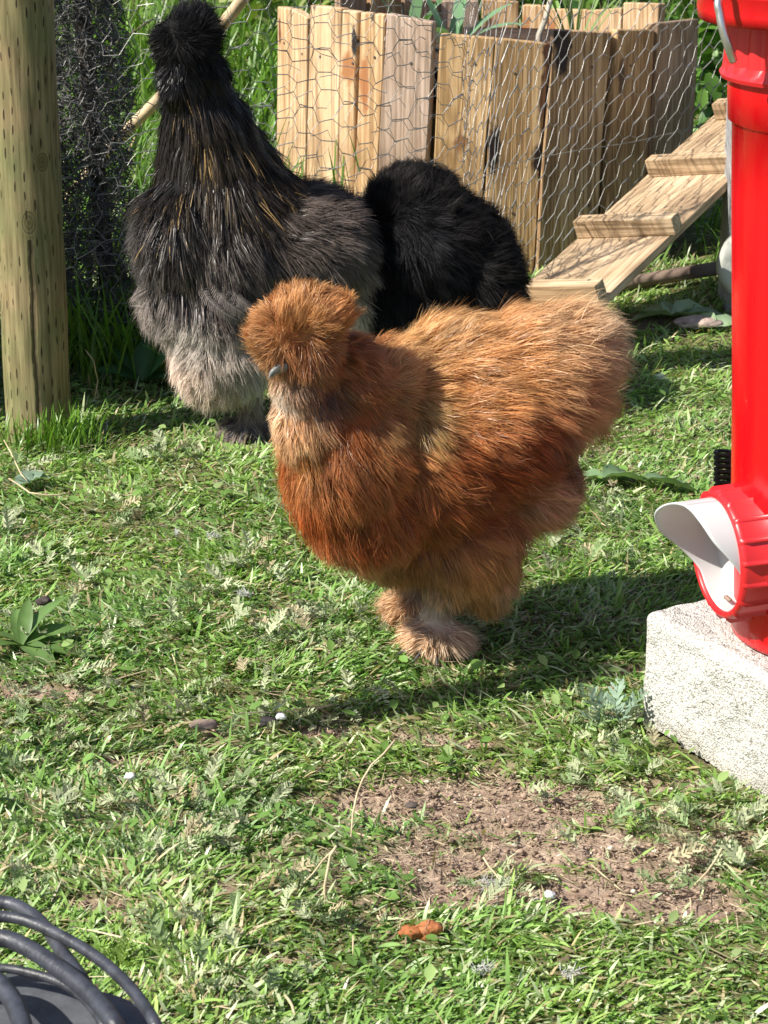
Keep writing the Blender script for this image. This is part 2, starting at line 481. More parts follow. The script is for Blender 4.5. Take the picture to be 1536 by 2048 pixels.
M_silver = strandmat("silver_leaf", .15, .6, .3)

def pinnate(L, pairs=11):
    """feathery silverweed leaf: serrated leaflets along a rib"""
    Vs = []; Fs = []; n = 0
    def addp(V, F):
        nonlocal n
        Vs.append(V); Fs.append(F + n); n += len(V)
    bend = rng.uniform(-.4, .4); arch = rng.uniform(.0, .5)
    for i in range(pairs):
        t = .15 + .85 * (i / (pairs - 1))
        ll = L * .30 * (math.sin(math.pi * (t * .8 + .12)) ** .8) + .001
        for sg in (-1, 1):
            # leaflet with three teeth per side
            lv = [(0, -.04, 0), (0, .04, 0)]
            k = 4
            fc = []
            prev = (0, 1)
            for q in range(1, k + 1):
                tt = q / k
                wv = .13 * math.sin(math.pi * (tt * .85 + .1)) * (1.45 if q % 2 else .6)
                a = len(lv); lv += [(tt, -wv, .05 * (q % 2)), (tt, wv, .05 * (q % 2))]
                fc.append((prev[0], a, a + 1, prev[1])); prev = (a, a + 1)
            lv = np.array(lv) * ll
            px_ = L * t; py_ = bend * L * t * t * .5; pz = arch * L * t * (1 - t)
            addp(place(lv, (px_, py_, pz), sg * rng.uniform(.6, 1.1) + bend * t, rng.uniform(-.1, .8), rng.uniform(-.7, .7)), np.array(fc))
    rib = np.array([(0, -.0006, 0), (0, .0006, 0), (L, bend * L * .5 - .0002, 0), (L, bend * L * .5 + .0002, 0)])
    addp(rib, np.array([(0, 2, 3, 1)]))
    return np.concatenate(Vs), np.concatenate(Fs)
PIN = [pinnate(1.0) for _ in range(14)]
Vs, Fs, Cs = [], [], []; n = 0
for (px, py, r) in SILV:
    c = G(px, py); k = int(4 + r * 170)
    for j in range(k):
        x = c.x + rng.normal(0, r * .55); y = c.y + rng.normal(0, r * .6)
        if inblock(np.array([x]), np.array([y]), .0)[0]: continue
        V, F = PIN[rng.integers(14)]
        L = rng.uniform(.012, .034)
        z = float(gz(np.array([x]), np.array([y]))[0]) + rng.uniform(.002, .012)
        Vp = place(V, (x, y, z), rng.uniform(0, 6.28), rng.uniform(-.1, .7), rng.uniform(-.7, .7), L)
        cc = np.array([.40, .44, .26]) if rng.random() < .6 else np.array([.22, .31, .13])
        if rng.random() < .12: cc = np.array([.42, .36, .22])
        cc = cc * rng.uniform(.7, 1.2)
        Vs.append(Vp); Fs.append(F + n); n += len(Vp); Cs.append(np.repeat(cc[None], len(Vp), 0))
# small rounded lawn weeds between
lv, lf = leaf_shape(1, .62, .2, .3, 3)
x, y = scatter(3600, 1.15, 3.3, .03)
ok = (bare(x, y) < .4) & ~inblock(x, y) & (noise2(x, y, 12, 71) > .45)
for a, c in zip(x[ok], y[ok]):
    Vp = place(lv, (a, c, float(rng.uniform(.002, .011))), rng.uniform(0, 6.28), rng.uniform(-.1, .8), rng.uniform(-.5, .5), rng.uniform(.006, .014))
    cc = np.array([.13, .24, .05]) * rng.uniform(.7, 1.3) + np.array([.1, .08, .06]) * (rng.random() < .25)
    Vs.append(Vp); Fs.append(lf + n); n += len(Vp); Cs.append(np.repeat(cc[None], len(Vp), 0))
sw = npmesh("silverweed", np.concatenate(Vs), np.concatenate(Fs), M_silver, None, np.concatenate(Cs))
tag(sw, "grey green feathery silverweed leaves creeping through the short grass", "weeds", kind='stuff')

# dry straw litter and soil crumbs
def litter(n, y0, y1, L, Wd, only_bare=False):
    x, y = scatter(n, y0, y1, .03)
    ok = ~inblock(x, y)
    if only_bare: ok &= rng.random(len(x)) < bare(x, y)
    else: ok &= noise2(x, y, 9, 61) > .45
    x, y = x[ok], y[ok]; n = len(x)
    col = np.array([.50, .40, .26]) * rng.uniform(.45, 1.25, (n, 1))
    gr = rng.random(n) < .25; col[gr] = np.array([.16, .11, .08]) * rng.uniform(.6, 1.4, (gr.sum(), 1))
    return blades(x, y, gz(x, y) + rng.uniform(0, .008, n), L * rng.uniform(.3, 1.4, n), Wd * rng.uniform(.5, 1.3, n), rng.uniform(0, 6.28, n),
                  rng.uniform(1.35, 1.75, n), rng.uniform(-.3, .3, n), col, col)
V, F, Cc = gather([litter(13000, 1.15, 3.2, .015, .0010), litter(9000, 1.3, 1.8, .012, .0008, True), litter(500, 1.2, 3.2, .045, .0012)])
M_straw = strandmat("straw", .15, .5, .4)
st_ob = npmesh("straw_litter", V, F, M_straw, None, Cc)
tag(st_ob, "fine dry straw and dead grass bits scattered over lawn and soil", "litter", kind='stuff')
# crumbs
base_v = np.array([(1, 0, 0), (-1, 0, 0), (0, 1, 0), (0, -1, 0), (0, 0, 1), (0, 0, -1)], float)
base_f = np.array([(0, 2, 4), (2, 1, 4), (1, 3, 4), (3, 0, 4), (2, 0, 5), (1, 2, 5), (3, 1, 5), (0, 3, 5)])
x, y = scatter(17000, 1.25, 1.9, .03)
ok = (rng.random(len(x)) < bare(x, y)) & ~inblock(x, y); x, y = x[ok], y[ok]; n = len(x)
s = rng.gamma(1.6, .00055, n) + .0005; s = np.clip(s, 0, .0045)
V = base_v[None] * s[:, None, None] * rng.uniform(.6, 1.2, (n, 6, 1)) * np.array([1.2, 1, .7]) + np.stack([x, y, gz(x, y) + s * .2], -1)[:, None]
F = (base_f[None] + (np.arange(n) * 6)[:, None, None]).reshape(-1, 3)
cc = np.array([.36, .26, .19]) * rng.uniform(.4, 1.3, (n, 1)); lt = rng.random(n) < .05; cc[lt] = np.array([.6, .55, .45])
M_crumb = strandmat("soil_crumb", 0, .9, .2)
cr = npmesh("soil_crumbs", V.reshape(-1, 3), F, M_crumb, None, np.repeat(cc, 6, 0))
tag(cr, "loose crumbs of dry brown soil on the bare patch", "soil", kind='stuff')

# ------------------------------------------------------------------ individual straws, feathers, stones, plants on the lawn
def stalk(pts, r, label, z=.006, group="long dry stalks lying on the lawn", col=(.55, .45, .28)):
    P = []
    for i, p in enumerate(pts):
        zz = p[2] if len(p) > 2 else z
        P.append(G(p[0], p[1], zz))
    P = [q + Vector(rng.normal(0, .0006, 3)) for q in spline(P, 2)]
    b_ = MB(); b_.tube(P, [r * .75] * (len(P) - 1) + [r * .35], 5)
    o = b_.build("dry_stalk", plain("dry_stalk", col, .6, .3, 0, 0, .25, 60), None, True)
    return tag(o, label, "stalk", group)
stalk([(790, 1482, .05), (745, 1530, .035), (712, 1590, .02), (702, 1672, .006)], .0012, "bent pale dry stalk standing at the left edge of the bare soil patch")
stalk([(672, 1692, .045), (655, 1735, .03), (651, 1815, .004)], .0015, "upright pale dry stalk in dense grass left of the bare patch")
stalk([(672, 1692, .04), (625, 1745, .02), (590, 1782, .008)], .0010, "thin dry stalk slanting down left from the upright stalk's top")
stalk([(966, 1716, .02), (990, 1750, .012), (1018, 1782, .006)], .0011, "short pale dry stalk lying on the bare soil beside the white feather tuft")
stalk([(1183, 1730, .01), (1215, 1756, .01), (1250, 1785, .006)], .0009, "straw lying slantwise on the right half of the bare soil")
stalk([(1463, 1668, .02), (1430, 1720, .012), (1390, 1770, .006)], .0012, "dry stalk leaning in grass below the concrete block")
stalk([(0, 1742, .012), (30, 1730, .012), (58, 1712, .012)], .0013, "pale straw at the left edge above the cable coil")
stalk([(478, 1426, .012), (560, 1424, .015), (640, 1414, .014), (672, 1408, .01)], .0009, "long thin straw lying level across the middle of the lawn")
stalk([(20, 958, .012), (60, 985, .012), (92, 990, .01), (142, 988, .008)], .0013, "kinked straw lying in short grass in front of the round post")
stalk([(8, 880, .02), (34, 930, .014), (55, 962, .01)], .0012, "dry stalk leaning out from the foot of the round post")
stalk([(190, 792, .012), (194, 760, .03), (188, 722, .06), (170, 700, .07)], .0012, "bent dry stalk in the shade between post and dark rooster")
stalk([(1145, 700, .01), (1190, 678, .012), (1243, 668, .008)], .0016, "pale twig lying in grass right of the ramp foot")
stalk([(572, 1990, .01), (586, 2010, .012), (590, 2030, .01)], .0014, "short thick straw near the bottom edge of the lawn")

def white_feather(px, py, L, head, label, col=(.52, .52, .48), name="feather"):
    g = G(px, py, .012); Vs, Fs, Cs = [], [], []; n = 0
    k = 90
    t = rng.uniform(0, 1, k); sg = np.where(rng.random(k) < .5, -1, 1)
    hx, hy = math.cos(head), math.sin(head)
    x0 = g.x + (t - .5) * L * .45 * hx; y0 = g.y + (t - .5) * L * .45 * hy
    hd = head + sg * rng.uniform(.1, 2.2, k)
    V, F, Cc = blades(x0, y0, .010 + rng.uniform(0, .006, k), L * .30 * rng.uniform(.2, 1.1, k), np.full(k, .0005), hd, rng.uniform(1.15, 1.6, k), rng.uniform(-1.2, .8, k),
                      np.repeat(np.array([col]), k, 0), np.repeat(np.array([col]), k, 0))
    o = npmesh(name, V, F, M_straw, None, Cc)
    return tag(o, label, "feather", "small loose feathers lying on the lawn")
white_feather(965, 1940, .030, .3, "white downy feather in the grass below the orange chips")
white_feather(1140, 1950, .030, .1, "white downy feather near the bottom edge right of centre")
white_feather(353, 1068, .016, 1.9, "tiny white feather standing in mid lawn left of the red hen")
white_feather(490, 1190, .030, 2.6, "curled white feather left of the red hen's feet")
white_feather(425, 1075, .030, .2, "wispy grey feather on lawn left of the red hen's breast", (.5, .5, .48))
white_feather(985, 1770, .035, 2.9, "tattered white feather stuck on the bare soil")
white_feather(1320, 755, .022, .6, "pale green white feather in the shade behind the red hen", (.7, .8, .7))

def lump(name, px, py, r, col, label, cat, group=None, seed=1, flat=.55, z=0.004):
    g = G(px, py, z)
    import bmesh
    bm = bmesh.new(); bmesh.ops.create_icosphere(bm, subdivisions=3, radius=1)
    V = np.array([v.co[:] for v in bm.verts]); F = [tuple(v.index for v in f.verts) for f in bm.faces]; bm.free()
    d = .6 + .55 * noise(V, 1.7, seed) + .35 * noise(V, 4.5, seed)
    V = V * d[:, None] * np.array([r[0], r[1], r[2]])
    o = npmesh(name, V, F, plain(name, col, .8, .2, .5, 300, .3, 150), None, None, True)
    o.location = (g.x, g.y, z + r[2] * .4)
    return tag(o, label, cat, group)
lump("orange_chip", 822, 1869, (.008, .006, .0045), (.36, .13, .05), "small orange brown chip in grass, the left of the pair", "chip", "orange brown chips in the grass", 3)
lump("orange_chip", 858, 1866, (.010, .007, .006), (.40, .15, .06), "larger rounded orange brown chip, the right of the pair", "chip", "orange brown chips in the grass", 5)
lump("pebble", 260, 1555, (.0045, .0035, .003), (.70, .68, .66), "white droppings pebble on the lawn left of the bare soil", "pebble", None, 8, z=.01)
lump("pebble", 1100, 1793, (.004, .003, .003), (.75, .75, .74), "tiny white pebble on the bare soil", "pebble", None, 9)
lump("pebble", 562, 1435, (.004, .003, .003), (.8, .8, .8), "tiny white pebble beside the dark dropping", "pebble", None, 10, z=.012)
lump("dropping", 537, 1446, (.007, .005, .004), (.045, .04, .04), "dark grey dropping on the shaded strip of lawn", "dropping", None, 11, z=.008)
lump("dropping", 88, 1205, (.007, .005, .004), (.07, .055, .05), "dark dropping just above the broad leaved dock plant", "dropping", None, 12, z=.012)
lump("dropping", 823, 1612, (.005, .004, .002), (.10, .08, .07), "blackish dropping on the upper left of the bare soil", "dropping", None, 13)
lump("stone", 407, 1452, (.012, .008, .003), (.26, .20, .16), "flat brown stone sunk in the lawn left of the dark dropping", "stone", None, 14)
lump("stone", 1395, 650, (.030, .02, .008), (.42, .32, .27), "flat pinkish stone in grass right of the ramp foot", "stone", None, 15)

def rosette(name, px, py, leaves, label, cat, col, z=.004):
    """leaves: (heading, length, width, pitch)"""
    g = G(px, py, z); root = empty(name, (g.x, g.y, 0)); tag(root, label, cat)
    for (hd, L, Wd, pt) in leaves:
        if name in ('silverweed_plant', 'nettle_plant'):
            V, F = PIN[rng.integers(14)]; V = V * L
        else:
            V, F = leaf_shape(L, Wd, .35, .7, 8, .05, .03)
        Vp = place(V, (0, 0, z), hd, pt, rng.uniform(-.3, .3))
        c = np.array(col) * rng.uniform(.8, 1.2)
        cc = np.repeat(c[None], len(V), 0) * (.75 + .5 * noise(Vp, 160, 4))[:, None]
        if len(V) == 27: cc[1::3] *= 1.35
        npmesh("leaf", Vp, F, M_leaf, root, cc, True)
    return root
rosette("dock_plant", 45, 1290, [(.9, .062, .020, .85), (.3, .05, .02, .5), (1.9, .04, .016, .9), (2.8, .05, .018, .4), (-.3, .06, .022, .2), (-.9, .05, .02, .2), (.1, .04, .016, .3), (3.6, .05, .02, .3), (1.4, .045, .014, 1.1)],
        "broad leaved dock plant with pointed leaves at the left edge of lawn", "plant", (.11, .19, .055))
rosette("mallow_plant", 60, 965, [(.2, .022, .026, .5), (1.3, .022, .026, .6), (2.6, .02, .022, .5), (3.9, .02, .02, .4)], "grey green round leaved weed in the lawn before the post", "plant", (.22, .31, .22))
rosette("cabbage_leaf", 1210, 955, [(.1, .055, .035, .15), (.7, .04, .03, .2), (2.9, .035, .03, .15)], "flat broad grey green leaf lying between red hen and feeder", "leaf", (.17, .26, .13))
rosette("cabbage_leaf", 1290, 962, [(-.1, .065, .035, .1), (.5, .04, .03, .1)], "longer flat green leaf lying just left of the red feeder", "leaf", (.17, .26, .13))
rosette("lettuce_scraps", 1345, 632, [(.3, .06, .05, .3), (1.2, .06, .05, .3), (2.4, .06, .05, .2), (-.3, .07, .05, .1), (3.2, .06, .045, .2), (0, .09, .05, .2)], "pile of pale torn lettuce leaves right of the ramp foot", "leaves", (.38, .50, .31))
rosette("lettuce_scraps", 1425, 655, [(.3, .05, .04, .3), (2.2, .05, .04, .3), (3.1, .05, .04, .1)], "small pale green leaf scraps right beside the feeder tube", "leaves", (.34, .46, .27))
rosette("silverweed_plant", 1228, 1452, [(2.7, .045, .016, .7), (2.2, .04, .014, .6), (.3, .04, .016, .7), (1.2, .04, .014, .9), (3.4, .035, .014, .3)], "silvery green weed with upright leaves at the concrete block corner", "plant", (.26, .36, .27))
rosette("nettle_plant", 245, 1935, [(.5, .022, .009, .8), (1.3, .024, .009, .9), (2.1, .02, .009, .7), (.0, .02, .008, .5), (-.6, .016, .007, .4), (2.7, .018, .008, .6), (.9, .018, .007, 1.2), (1.7, .02, .008, 1.1)], "yellow green serrated weed beside the cable coil", "plant", (.20, .30, .06))
rosette("plantain_plant", 285, 765, [(.4, .08, .03, .9), (1.5, .08, .03, 1.0), (2.4, .07, .03, .8), (-.4, .06, .03, .5), (3.3, .06, .028, .6)], "dark broad leaved weed in the shade below the rolled wire", "plant", (.06, .15, .05))

# ------------------------------------------------------------------ left post
def post_mat():
    m, ns, ls, b = newmat("treated_post")
    tc = N(ns, "ShaderNodeTexCoord"); uv = N(ns, "ShaderNodeUVMap", uv_map="UVMap")
    sx = N(ns, "ShaderNodeSeparateXYZ"); ls.new(uv.outputs[0], sx.inputs[0])
    def mth(op, a, bv=None, c=None):
        n_ = N(ns, "ShaderNodeMath", operation=op)
        for i, q in enumerate((a, bv, c)):
            if q is None: continue
            if isinstance(q, (int, float)): n_.inputs[i].default_value = q
            else: ls.new(q, n_.inputs[i])
        return n_.outputs[0]
    wob = N(ns, "ShaderNodeTexNoise"); wob.inputs["Scale"].default_value = 35; ls.new(tc.outputs["Object"], wob.inputs["Vector"])
    u = mth('MULTIPLY', mth('MULTIPLY_ADD', wob.outputs[0], .004, sx.outputs[0]), 1 / .0105)
    col = mth('FLOOR', u); fu = mth('SUBTRACT', mth('FRACT', u), .5)
    off = mth('MULTIPLY', mth('SINE', mth('MULTIPLY', col, 12.9898)), 37.7)
    v = mth('ADD', mth('MULTIPLY', sx.outputs[1], 1 / .0215), mth('FRACT', off))
    fv = mth('SUBTRACT', mth('FRACT', v), .5)
    rnd_ = mth('FRACT', mth('ABSOLUTE', mth('MULTIPLY', mth('SINE', mth('ADD', mth('MULTIPLY', col, 78.233), mth('MULTIPLY', mth('FLOOR', v), 12.9898))), 437.58)))
    d = mth('MULTIPLY', mth('POWER', rnd_, 1.3), 1.6)
    d = mth('ADD', mth('ADD', d, mth('POWER', mth('ABSOLUTE', mth('MULTIPLY', fu, 1 / .11)), 2)), mth('POWER', mth('ABSOLUTE', mth('MULTIPLY', fv, 1 / .34)), 2))
    slot = ramp(ns, [(.55, (1, 1, 1)), (1.0, (0, 0, 0))]); ls.new(d, slot.inputs[0])
    # knots
    mp = N(ns, "ShaderNodeMapping"); mp.inputs["Scale"].default_value = (1, 1, .06)
    ls.new(tc.outputs["Object"], mp.inputs["Vector"])
    n1 = N(ns, "ShaderNodeTexNoise"); n1.inputs["Scale"].default_value = 240; n1.inputs["Detail"].default_value = 6
    ls.new(mp.outputs[0], n1.inputs["Vector"])
    n2 = N(ns, "ShaderNodeTexNoise"); n2.inputs["Scale"].default_value = 14; n2.inputs["Detail"].default_value = 5
    ls.new(tc.outputs["Object"], n2.inputs["Vector"])
    ra = ramp(ns, [(.3, (.13, .112, .062)), (.7, (.30, .27, .17))]); ls.new(n1.outputs[0], ra.inputs[0])
    rb = ramp(ns, [(.35, (.75, .85, .6)), (.65, (1.15, 1.0, .85))]); ls.new(n2.outputs[0], rb.inputs[0])
    mx = N(ns, "ShaderNodeMixRGB", blend_type='MULTIPLY'); mx.inputs[0].default_value = 1; ls.new(ra.outputs[0], mx.inputs[1]); ls.new(rb.outputs[0], mx.inputs[2])
    last = mx.outputs[0]
    for (ku, kv, ru, rv) in KNOTS:
        du = mth('MULTIPLY', mth('SUBTRACT', sx.outputs[0], ku), 1 / ru); dv = mth('MULTIPLY', mth('SUBTRACT', sx.outputs[1], kv), 1 / rv)
        dd = mth('SQRT', mth('ADD', mth('POWER', mth('ABSOLUTE', du), 2), mth('POWER', mth('ABSOLUTE', dv), 2)))
        rg = ramp(ns, [(0, (.08, .065, .03)), (.3, (.16, .14, .06)), (.45, (.10, .085, .035)), (.62, (.2, .17, .08)), (.78, (.09, .075, .035)), (.9, (.25, .22, .1))]); ls.new(dd, rg.inputs[0])
        mk = ramp(ns, [(.85, (1, 1, 1)), (1.0, (0, 0, 0))]); ls.new(dd, mk.inputs[0])
        mm = N(ns, "ShaderNodeMixRGB"); ls.new(mk.outputs[0], mm.inputs[0]); ls.new(last, mm.inputs[1]); ls.new(rg.outputs[0], mm.inputs[2]); last = mm.outputs[0]
    # long check crack
    cu = mth('ABSOLUTE', mth('SUBTRACT', mth('MULTIPLY_ADD', wob.outputs[0], .006, sx.outputs[0]), CRACKU))
    ck = ramp(ns, [(.0006, (1, 1, 1)), (.0014, (0, 0, 0))]); ls.new(cu, ck.inputs[0])
    lowc = mth('LESS_THAN', sx.outputs[1], .24)
    ckm = mth('MULTIPLY', ck.outputs[0], lowc)
    sl_ = mth('MAXIMUM', slot.outputs[0], ckm)
    mz = N(ns, "ShaderNodeMixRGB"); ls.new(sl_, mz.inputs[0]); ls.new(last, mz.inputs[1]); mz.inputs[2].default_value = (.05, .035, .018, 1)
    ls.new(mz.outputs[0], b.inputs["Base Color"]); b.inputs["Roughness"].default_value = .8; b.inputs["Specular IOR Level"].default_value = .25
    h = mth('SUBTRACT', mth('MULTIPLY', n1.outputs[0], .35), sl_)
    bu = N(ns, "ShaderNodeBump"); bu.inputs["Strength"].default_value = .9; bu.inputs["Distance"].default_value = .002
    ls.new(h, bu.inputs["Height"]); ls.new(bu.outputs[0], b.inputs["Normal"])
    return m
PR = .0385
def post_uv_at(px, py):
    p = W(px, py, POSTC[1] - PR * .8); dx = p.x - POSTC[0] - (p.z * -.0)
    return (math.asin(max(-1, min(1, dx / PR))) * PR, p.z)
k1 = post_uv_at(83, 325); k2 = post_uv_at(58, 443); k3 = post_uv_at(12, 500)
KNOTS = [(k1[0], k1[1], .009, .013), (k2[0], k2[1], .010, .016)]
CRACKU = post_uv_at(72, 700)[0] + .003
def round_post(name, cx, cy, r, h, mat, parent=None, nseg=64, nz=60, lean=(0, 0), wob=.0006, z0=-.05):
    V = []; F = []; UV = []
    for i in range(nz + 1):
        z = z0 + (h - z0) * i / nz
        for k in range(nseg + 1):
            a = -math.pi / 2 + math.pi + 2 * math.pi * k / nseg   # seam at the back
            rr = r * (1 + .012 * math.sin(3 * a + z * 5)) + wob * math.sin(a * 9 + z * 40)
            V.append((cx + lean[0] * z + rr * math.cos(a), cy + lean[1] * z + rr * math.sin(a), z))
            UV.append(((k / nseg - .5) * 2 * math.pi * r, z))
    W_ = nseg + 1
    for i in range(nz):
        for k in range(nseg):
            F.append((i * W_ + k, i * W_ + k + 1, (i + 1) * W_ + k + 1, (i + 1) * W_ + k))
    top = len(V); V.append((cx + lean[0] * h, cy + lean[1] * h, h)); UV.append((0, h))
    for k in range(nseg): F.append((nz * W_ + k, nz * W_ + k + 1, top))
    o = npmesh(name, V, F, mat, parent, None, True)
    uvl = o.data.uv_layers.new(name="UVMap")
    for l in o.data.loops: uvl.data[l.index].uv = UV[l.vertex_index]
    return o
M_post = post_mat()
post = round_post("wooden_post", POSTC[0], POSTC[1], PR, 1.15, M_post, lean=(.004, 0))
tag(post, "thick round pressure treated post with incised slots and knots at the left edge", "post")
shadow_stake = empty("stake", (-.86, 1.45, 0)); tag(shadow_stake, "unseen cane stake with a thick rolled top, added outside the left edge for its shadow on the lawn", "stake")  # invented out-of-view caster: its wide top throws the dark band before the hen
b_ = MB(); b_.tube([(0, 0, -.03), (0, 0, 1.14)], .005, 8); b_.build("cane", plain("shadow_stake_tan", (.5, .4, .24), .6, .3), shadow_stake, True)
b_ = MB(); b_.tube([(0, 0, .80), (.003, 0, .84), (0, .003, .95), (.002, 0, 1.08), (0, 0, 1.12)], [.012, .026, .023, .027, .010], 16); b_.build("shadow_sleeve", plain("shadow_sleeve_green", (.12, .16, .09), .9, .1, .8, 90, .3, 40), shadow_stake, True)
b_ = MB(); b_.box((-.63, 2.83, .24), (.03, .50, .54))  # out-of-view blocker, put in only to darken the grass behind the post
tag(bevel(b_.build("shade_board", woodmat("shade_board_wood", (.40, .30, .2), (.26, .18, .1), axis='Y')), .003), "unseen low board added outside the left edge to shade the grass beyond the round post", "board")

# ------------------------------------------------------------------ chicken wire
M_wire = plain("galvanised_wire", (.36, .35, .33), .45, .5, 0, 0, .3, 30, .55)
M_wire_dark = plain("weathered_wire", (.105, .102, .098), .65, .35, 0, 0, .5, 60, 0)
def hexwire(b_, urange, vrange, cell, fn, r, seed=0, jit=.12, drop=0.0):
    """hexagon netting with the twisted pair lying level, mapped by fn(u, v)"""
    rg = np.random.default_rng(seed)
    cw = cell * 1.5; chh = cell * .866
    nu = int((urange[1] - urange[0]) / cw) + 2; nv = int((vrange[1] - vrange[0]) / chh) + 2
    pts = {}
    def P(i, j):
        if (i, j) not in pts:
            q = (rg.uniform(-jit, jit) * cell, rg.uniform(-jit, jit) * cell)
            # vertex (i,j): columns alternate spacing cell / cell/2
            uu = urange[0] + (i // 2) * cell * 3 / 2 * 1.0 * 1 + (i % 2) * cell
            if True:
                uu = urange[0] + (i // 2) * cell * 1.5 + (0 if i % 2 == 0 else cell * .5 if False else 0)
            pts[(i, j)] = q
        return pts[(i, j)]
    # brute hex lattice: centres, corners snapped
    vert = {}
    edges = set()
    def key(a, c): return (round(a * 1e4 / cell / 50), round(c * 1e4 / cell / 50))
    for i in range(-1, nu + 1):
        for j in range(-1, nv + 1):
            cu = urange[0] + i * cell * 1.5; cv = vrange[0] + (j * 2 + (i % 2)) * cell * .866 * 1.0
            if cv > vrange[1] + cell * 2: continue
            ids = []
            for k in range(6):
                a = math.pi / 3 * k
                uu = cu + cell * math.cos(a); vv = cv + cell * math.sin(a)
                kk = key(uu, vv)
                if kk not in vert: vert[kk] = (uu + rg.uniform(-jit, jit) * cell, vv + rg.uniform(-jit, jit) * cell)
                ids.append(kk)
            for k in range(6):
                a_, b2 = ids[k], ids[(k + 1) % 6]
                edges.add((min(a_, b2), max(a_, b2)))
    for a_, b2 in edges:
        if drop and rg.random() < drop: continue
        (u0, v0), (u1, v1) = vert[a_], vert[b2]
        if not (urange[0] <= (u0 + u1) / 2 <= urange[1] and vrange[0] <= (v0 + v1) / 2 <= vrange[1]): continue
        level = abs(v0 - v1) < cell * .4
        m0 = Vector(fn(u0, v0)); m1 = Vector(fn(u1, v1)); mid = (m0 + m1) / 2 + Vector(rg.normal(0, cell * .03, 3))
        rr = r * (1.35 if level else .8)
        b_.tube([m0, mid, m1], rr, 4, False)
FP = [(-.62, 2.84), (-.35, 2.90), (-.05, 2.95), (.10, 3.03), (.17, 3.22), (.28, 3.37), (.38, 3.45), (.55, 3.62), (.8, 3.70), (1.2, 3.75)]
FU = [0]
for i in range(1, len(FP)): FU.append(FU[-1] + math.hypot(FP[i][0] - FP[i - 1][0], FP[i][1] - FP[i - 1][1]))
def fxy(u):
    return np.interp(u, FU, [p[0] for p in FP]), np.interp(u, FU, [p[1] for p in FP])
def fence1(u, v):
    # the right half is stretched on the skew
    k = min(1, max(0, (u - .72) / .25))
    uu = u + .0; vv = v + k * (u - .72) * .55
    x, y = fxy(uu)
    n = float(noise(np.array([[u, v, 0]]), 9, 5)[0]) - .5
    n2 = float(noise(np.array([[u, v, 3]]), 26, 6)[0]) - .5
    return (x + n2 * .012, y + n * .035 - .004, vv + n2 * .015)
def fence2(u, v):
    x, y = fxy(u)
    n = float(noise(np.array([[u, v, 7]]), 11, 8)[0]) - .5; n2 = float(noise(np.array([[u, v, 9]]), 20, 9)[0]) - .5
    return (x + n * .03, y - .035 + n2 * .03, v + n * .03)
b_ = MB()
hexwire(b_, (0, FU[-1]), (-.25, .80), .0185, fence1, .00062, 3)
fen = empty("wire_fence", (-.35, 2.95, 0))
fen['label'] = "galvanised hexagonal chicken wire fence strung in front of the wooden planter"; fen['category'] = "fence"
o = b_.build("netting", M_wire, None, True); o.parent = fen; o.matrix_parent_inverse = Matrix.Translation((.35, -2.95, 0))
b_ = MB(); hexwire(b_, (.05, .86), (0.0, .80), .0165, fence2, .0005, 4, .25, .25)
o = b_.build("loose_netting", M_wire, None, True); o.parent = fen; o.matrix_parent_inverse = Matrix.Translation((.35, -2.95, 0))
# line wires
b_ = MB()
for z, sag in ((.20, .004), (.5, .006)):
    P = []
    for i in range(40):
        u = .1 + i / 39 * (FU[-1] - .2); x, y = fxy(u); P.append((x, y - .006, z + sag * math.sin(u * 9)))
    b_.tube(P, .0007, 4)
o = b_.build("line_wire", M_wire, None, True); o.parent = fen; o.matrix_parent_inverse = Matrix.Translation((.35, -2.95, 0))

# bundle of crumpled netting round a stake
bc = Vector((G(205, 720).x, 2.93, 0)); print("bundle", bc)
b_ = MB()
br = np.random.default_rng(12)
for s in range(4600):
    a = br.uniform(0, 6.283); rad = .060 * br.uniform(.25, 1.08) ** .55; z = br.uniform(0, .62)
    rad *= 1 + .12 * math.sin(z * 17 + 1) + .1 * (1 - z)
    p = Vector((bc.x + rad * math.cos(a) * 1.02 - z * .05, bc.y + rad * math.sin(a), z))
    P = [p]; d = Vector(br.normal(0, 1, 3)); d.z *= .8; d.normalize()
    for q in range(br.integers(2, 6)):
        d = (d + Vector(br.normal(0, .75, 3))).normalized()
        # stay near the shell
        ctr = Vector((bc.x - P[-1].z * .05, bc.y, P[-1].z)); out = P[-1] - ctr
        if out.length > .062: d = (d - out.normalized() * .8).normalized()
        P.append(P[-1] + d * .011)
    b_.tube(P, .00075 * br.uniform(.7, 1.3), 3, False)
bun = empty("wire_roll", (bc.x, bc.y, 0))
bun['label'] = "upright bundle of crumpled grey chicken wire between round post and dark rooster"; bun['category'] = "wire"
o = b_.build("crumpled_wire", M_wire_dark, None); o.parent = bun; o.matrix_parent_inverse = Matrix.Translation((-bc.x, -bc.y, 0))
stake = round_post("stake", bc.x + .012, bc.y + .012, .011, .62, plain("stake_wood", (.07, .06, .05), .9, .1, .8, 80, .4, 30), None, 20, 10, lean=(-.05, 0))
stake.parent = bun; stake.matrix_parent_inverse = Matrix.Translation((-bc.x, -bc.y, 0))

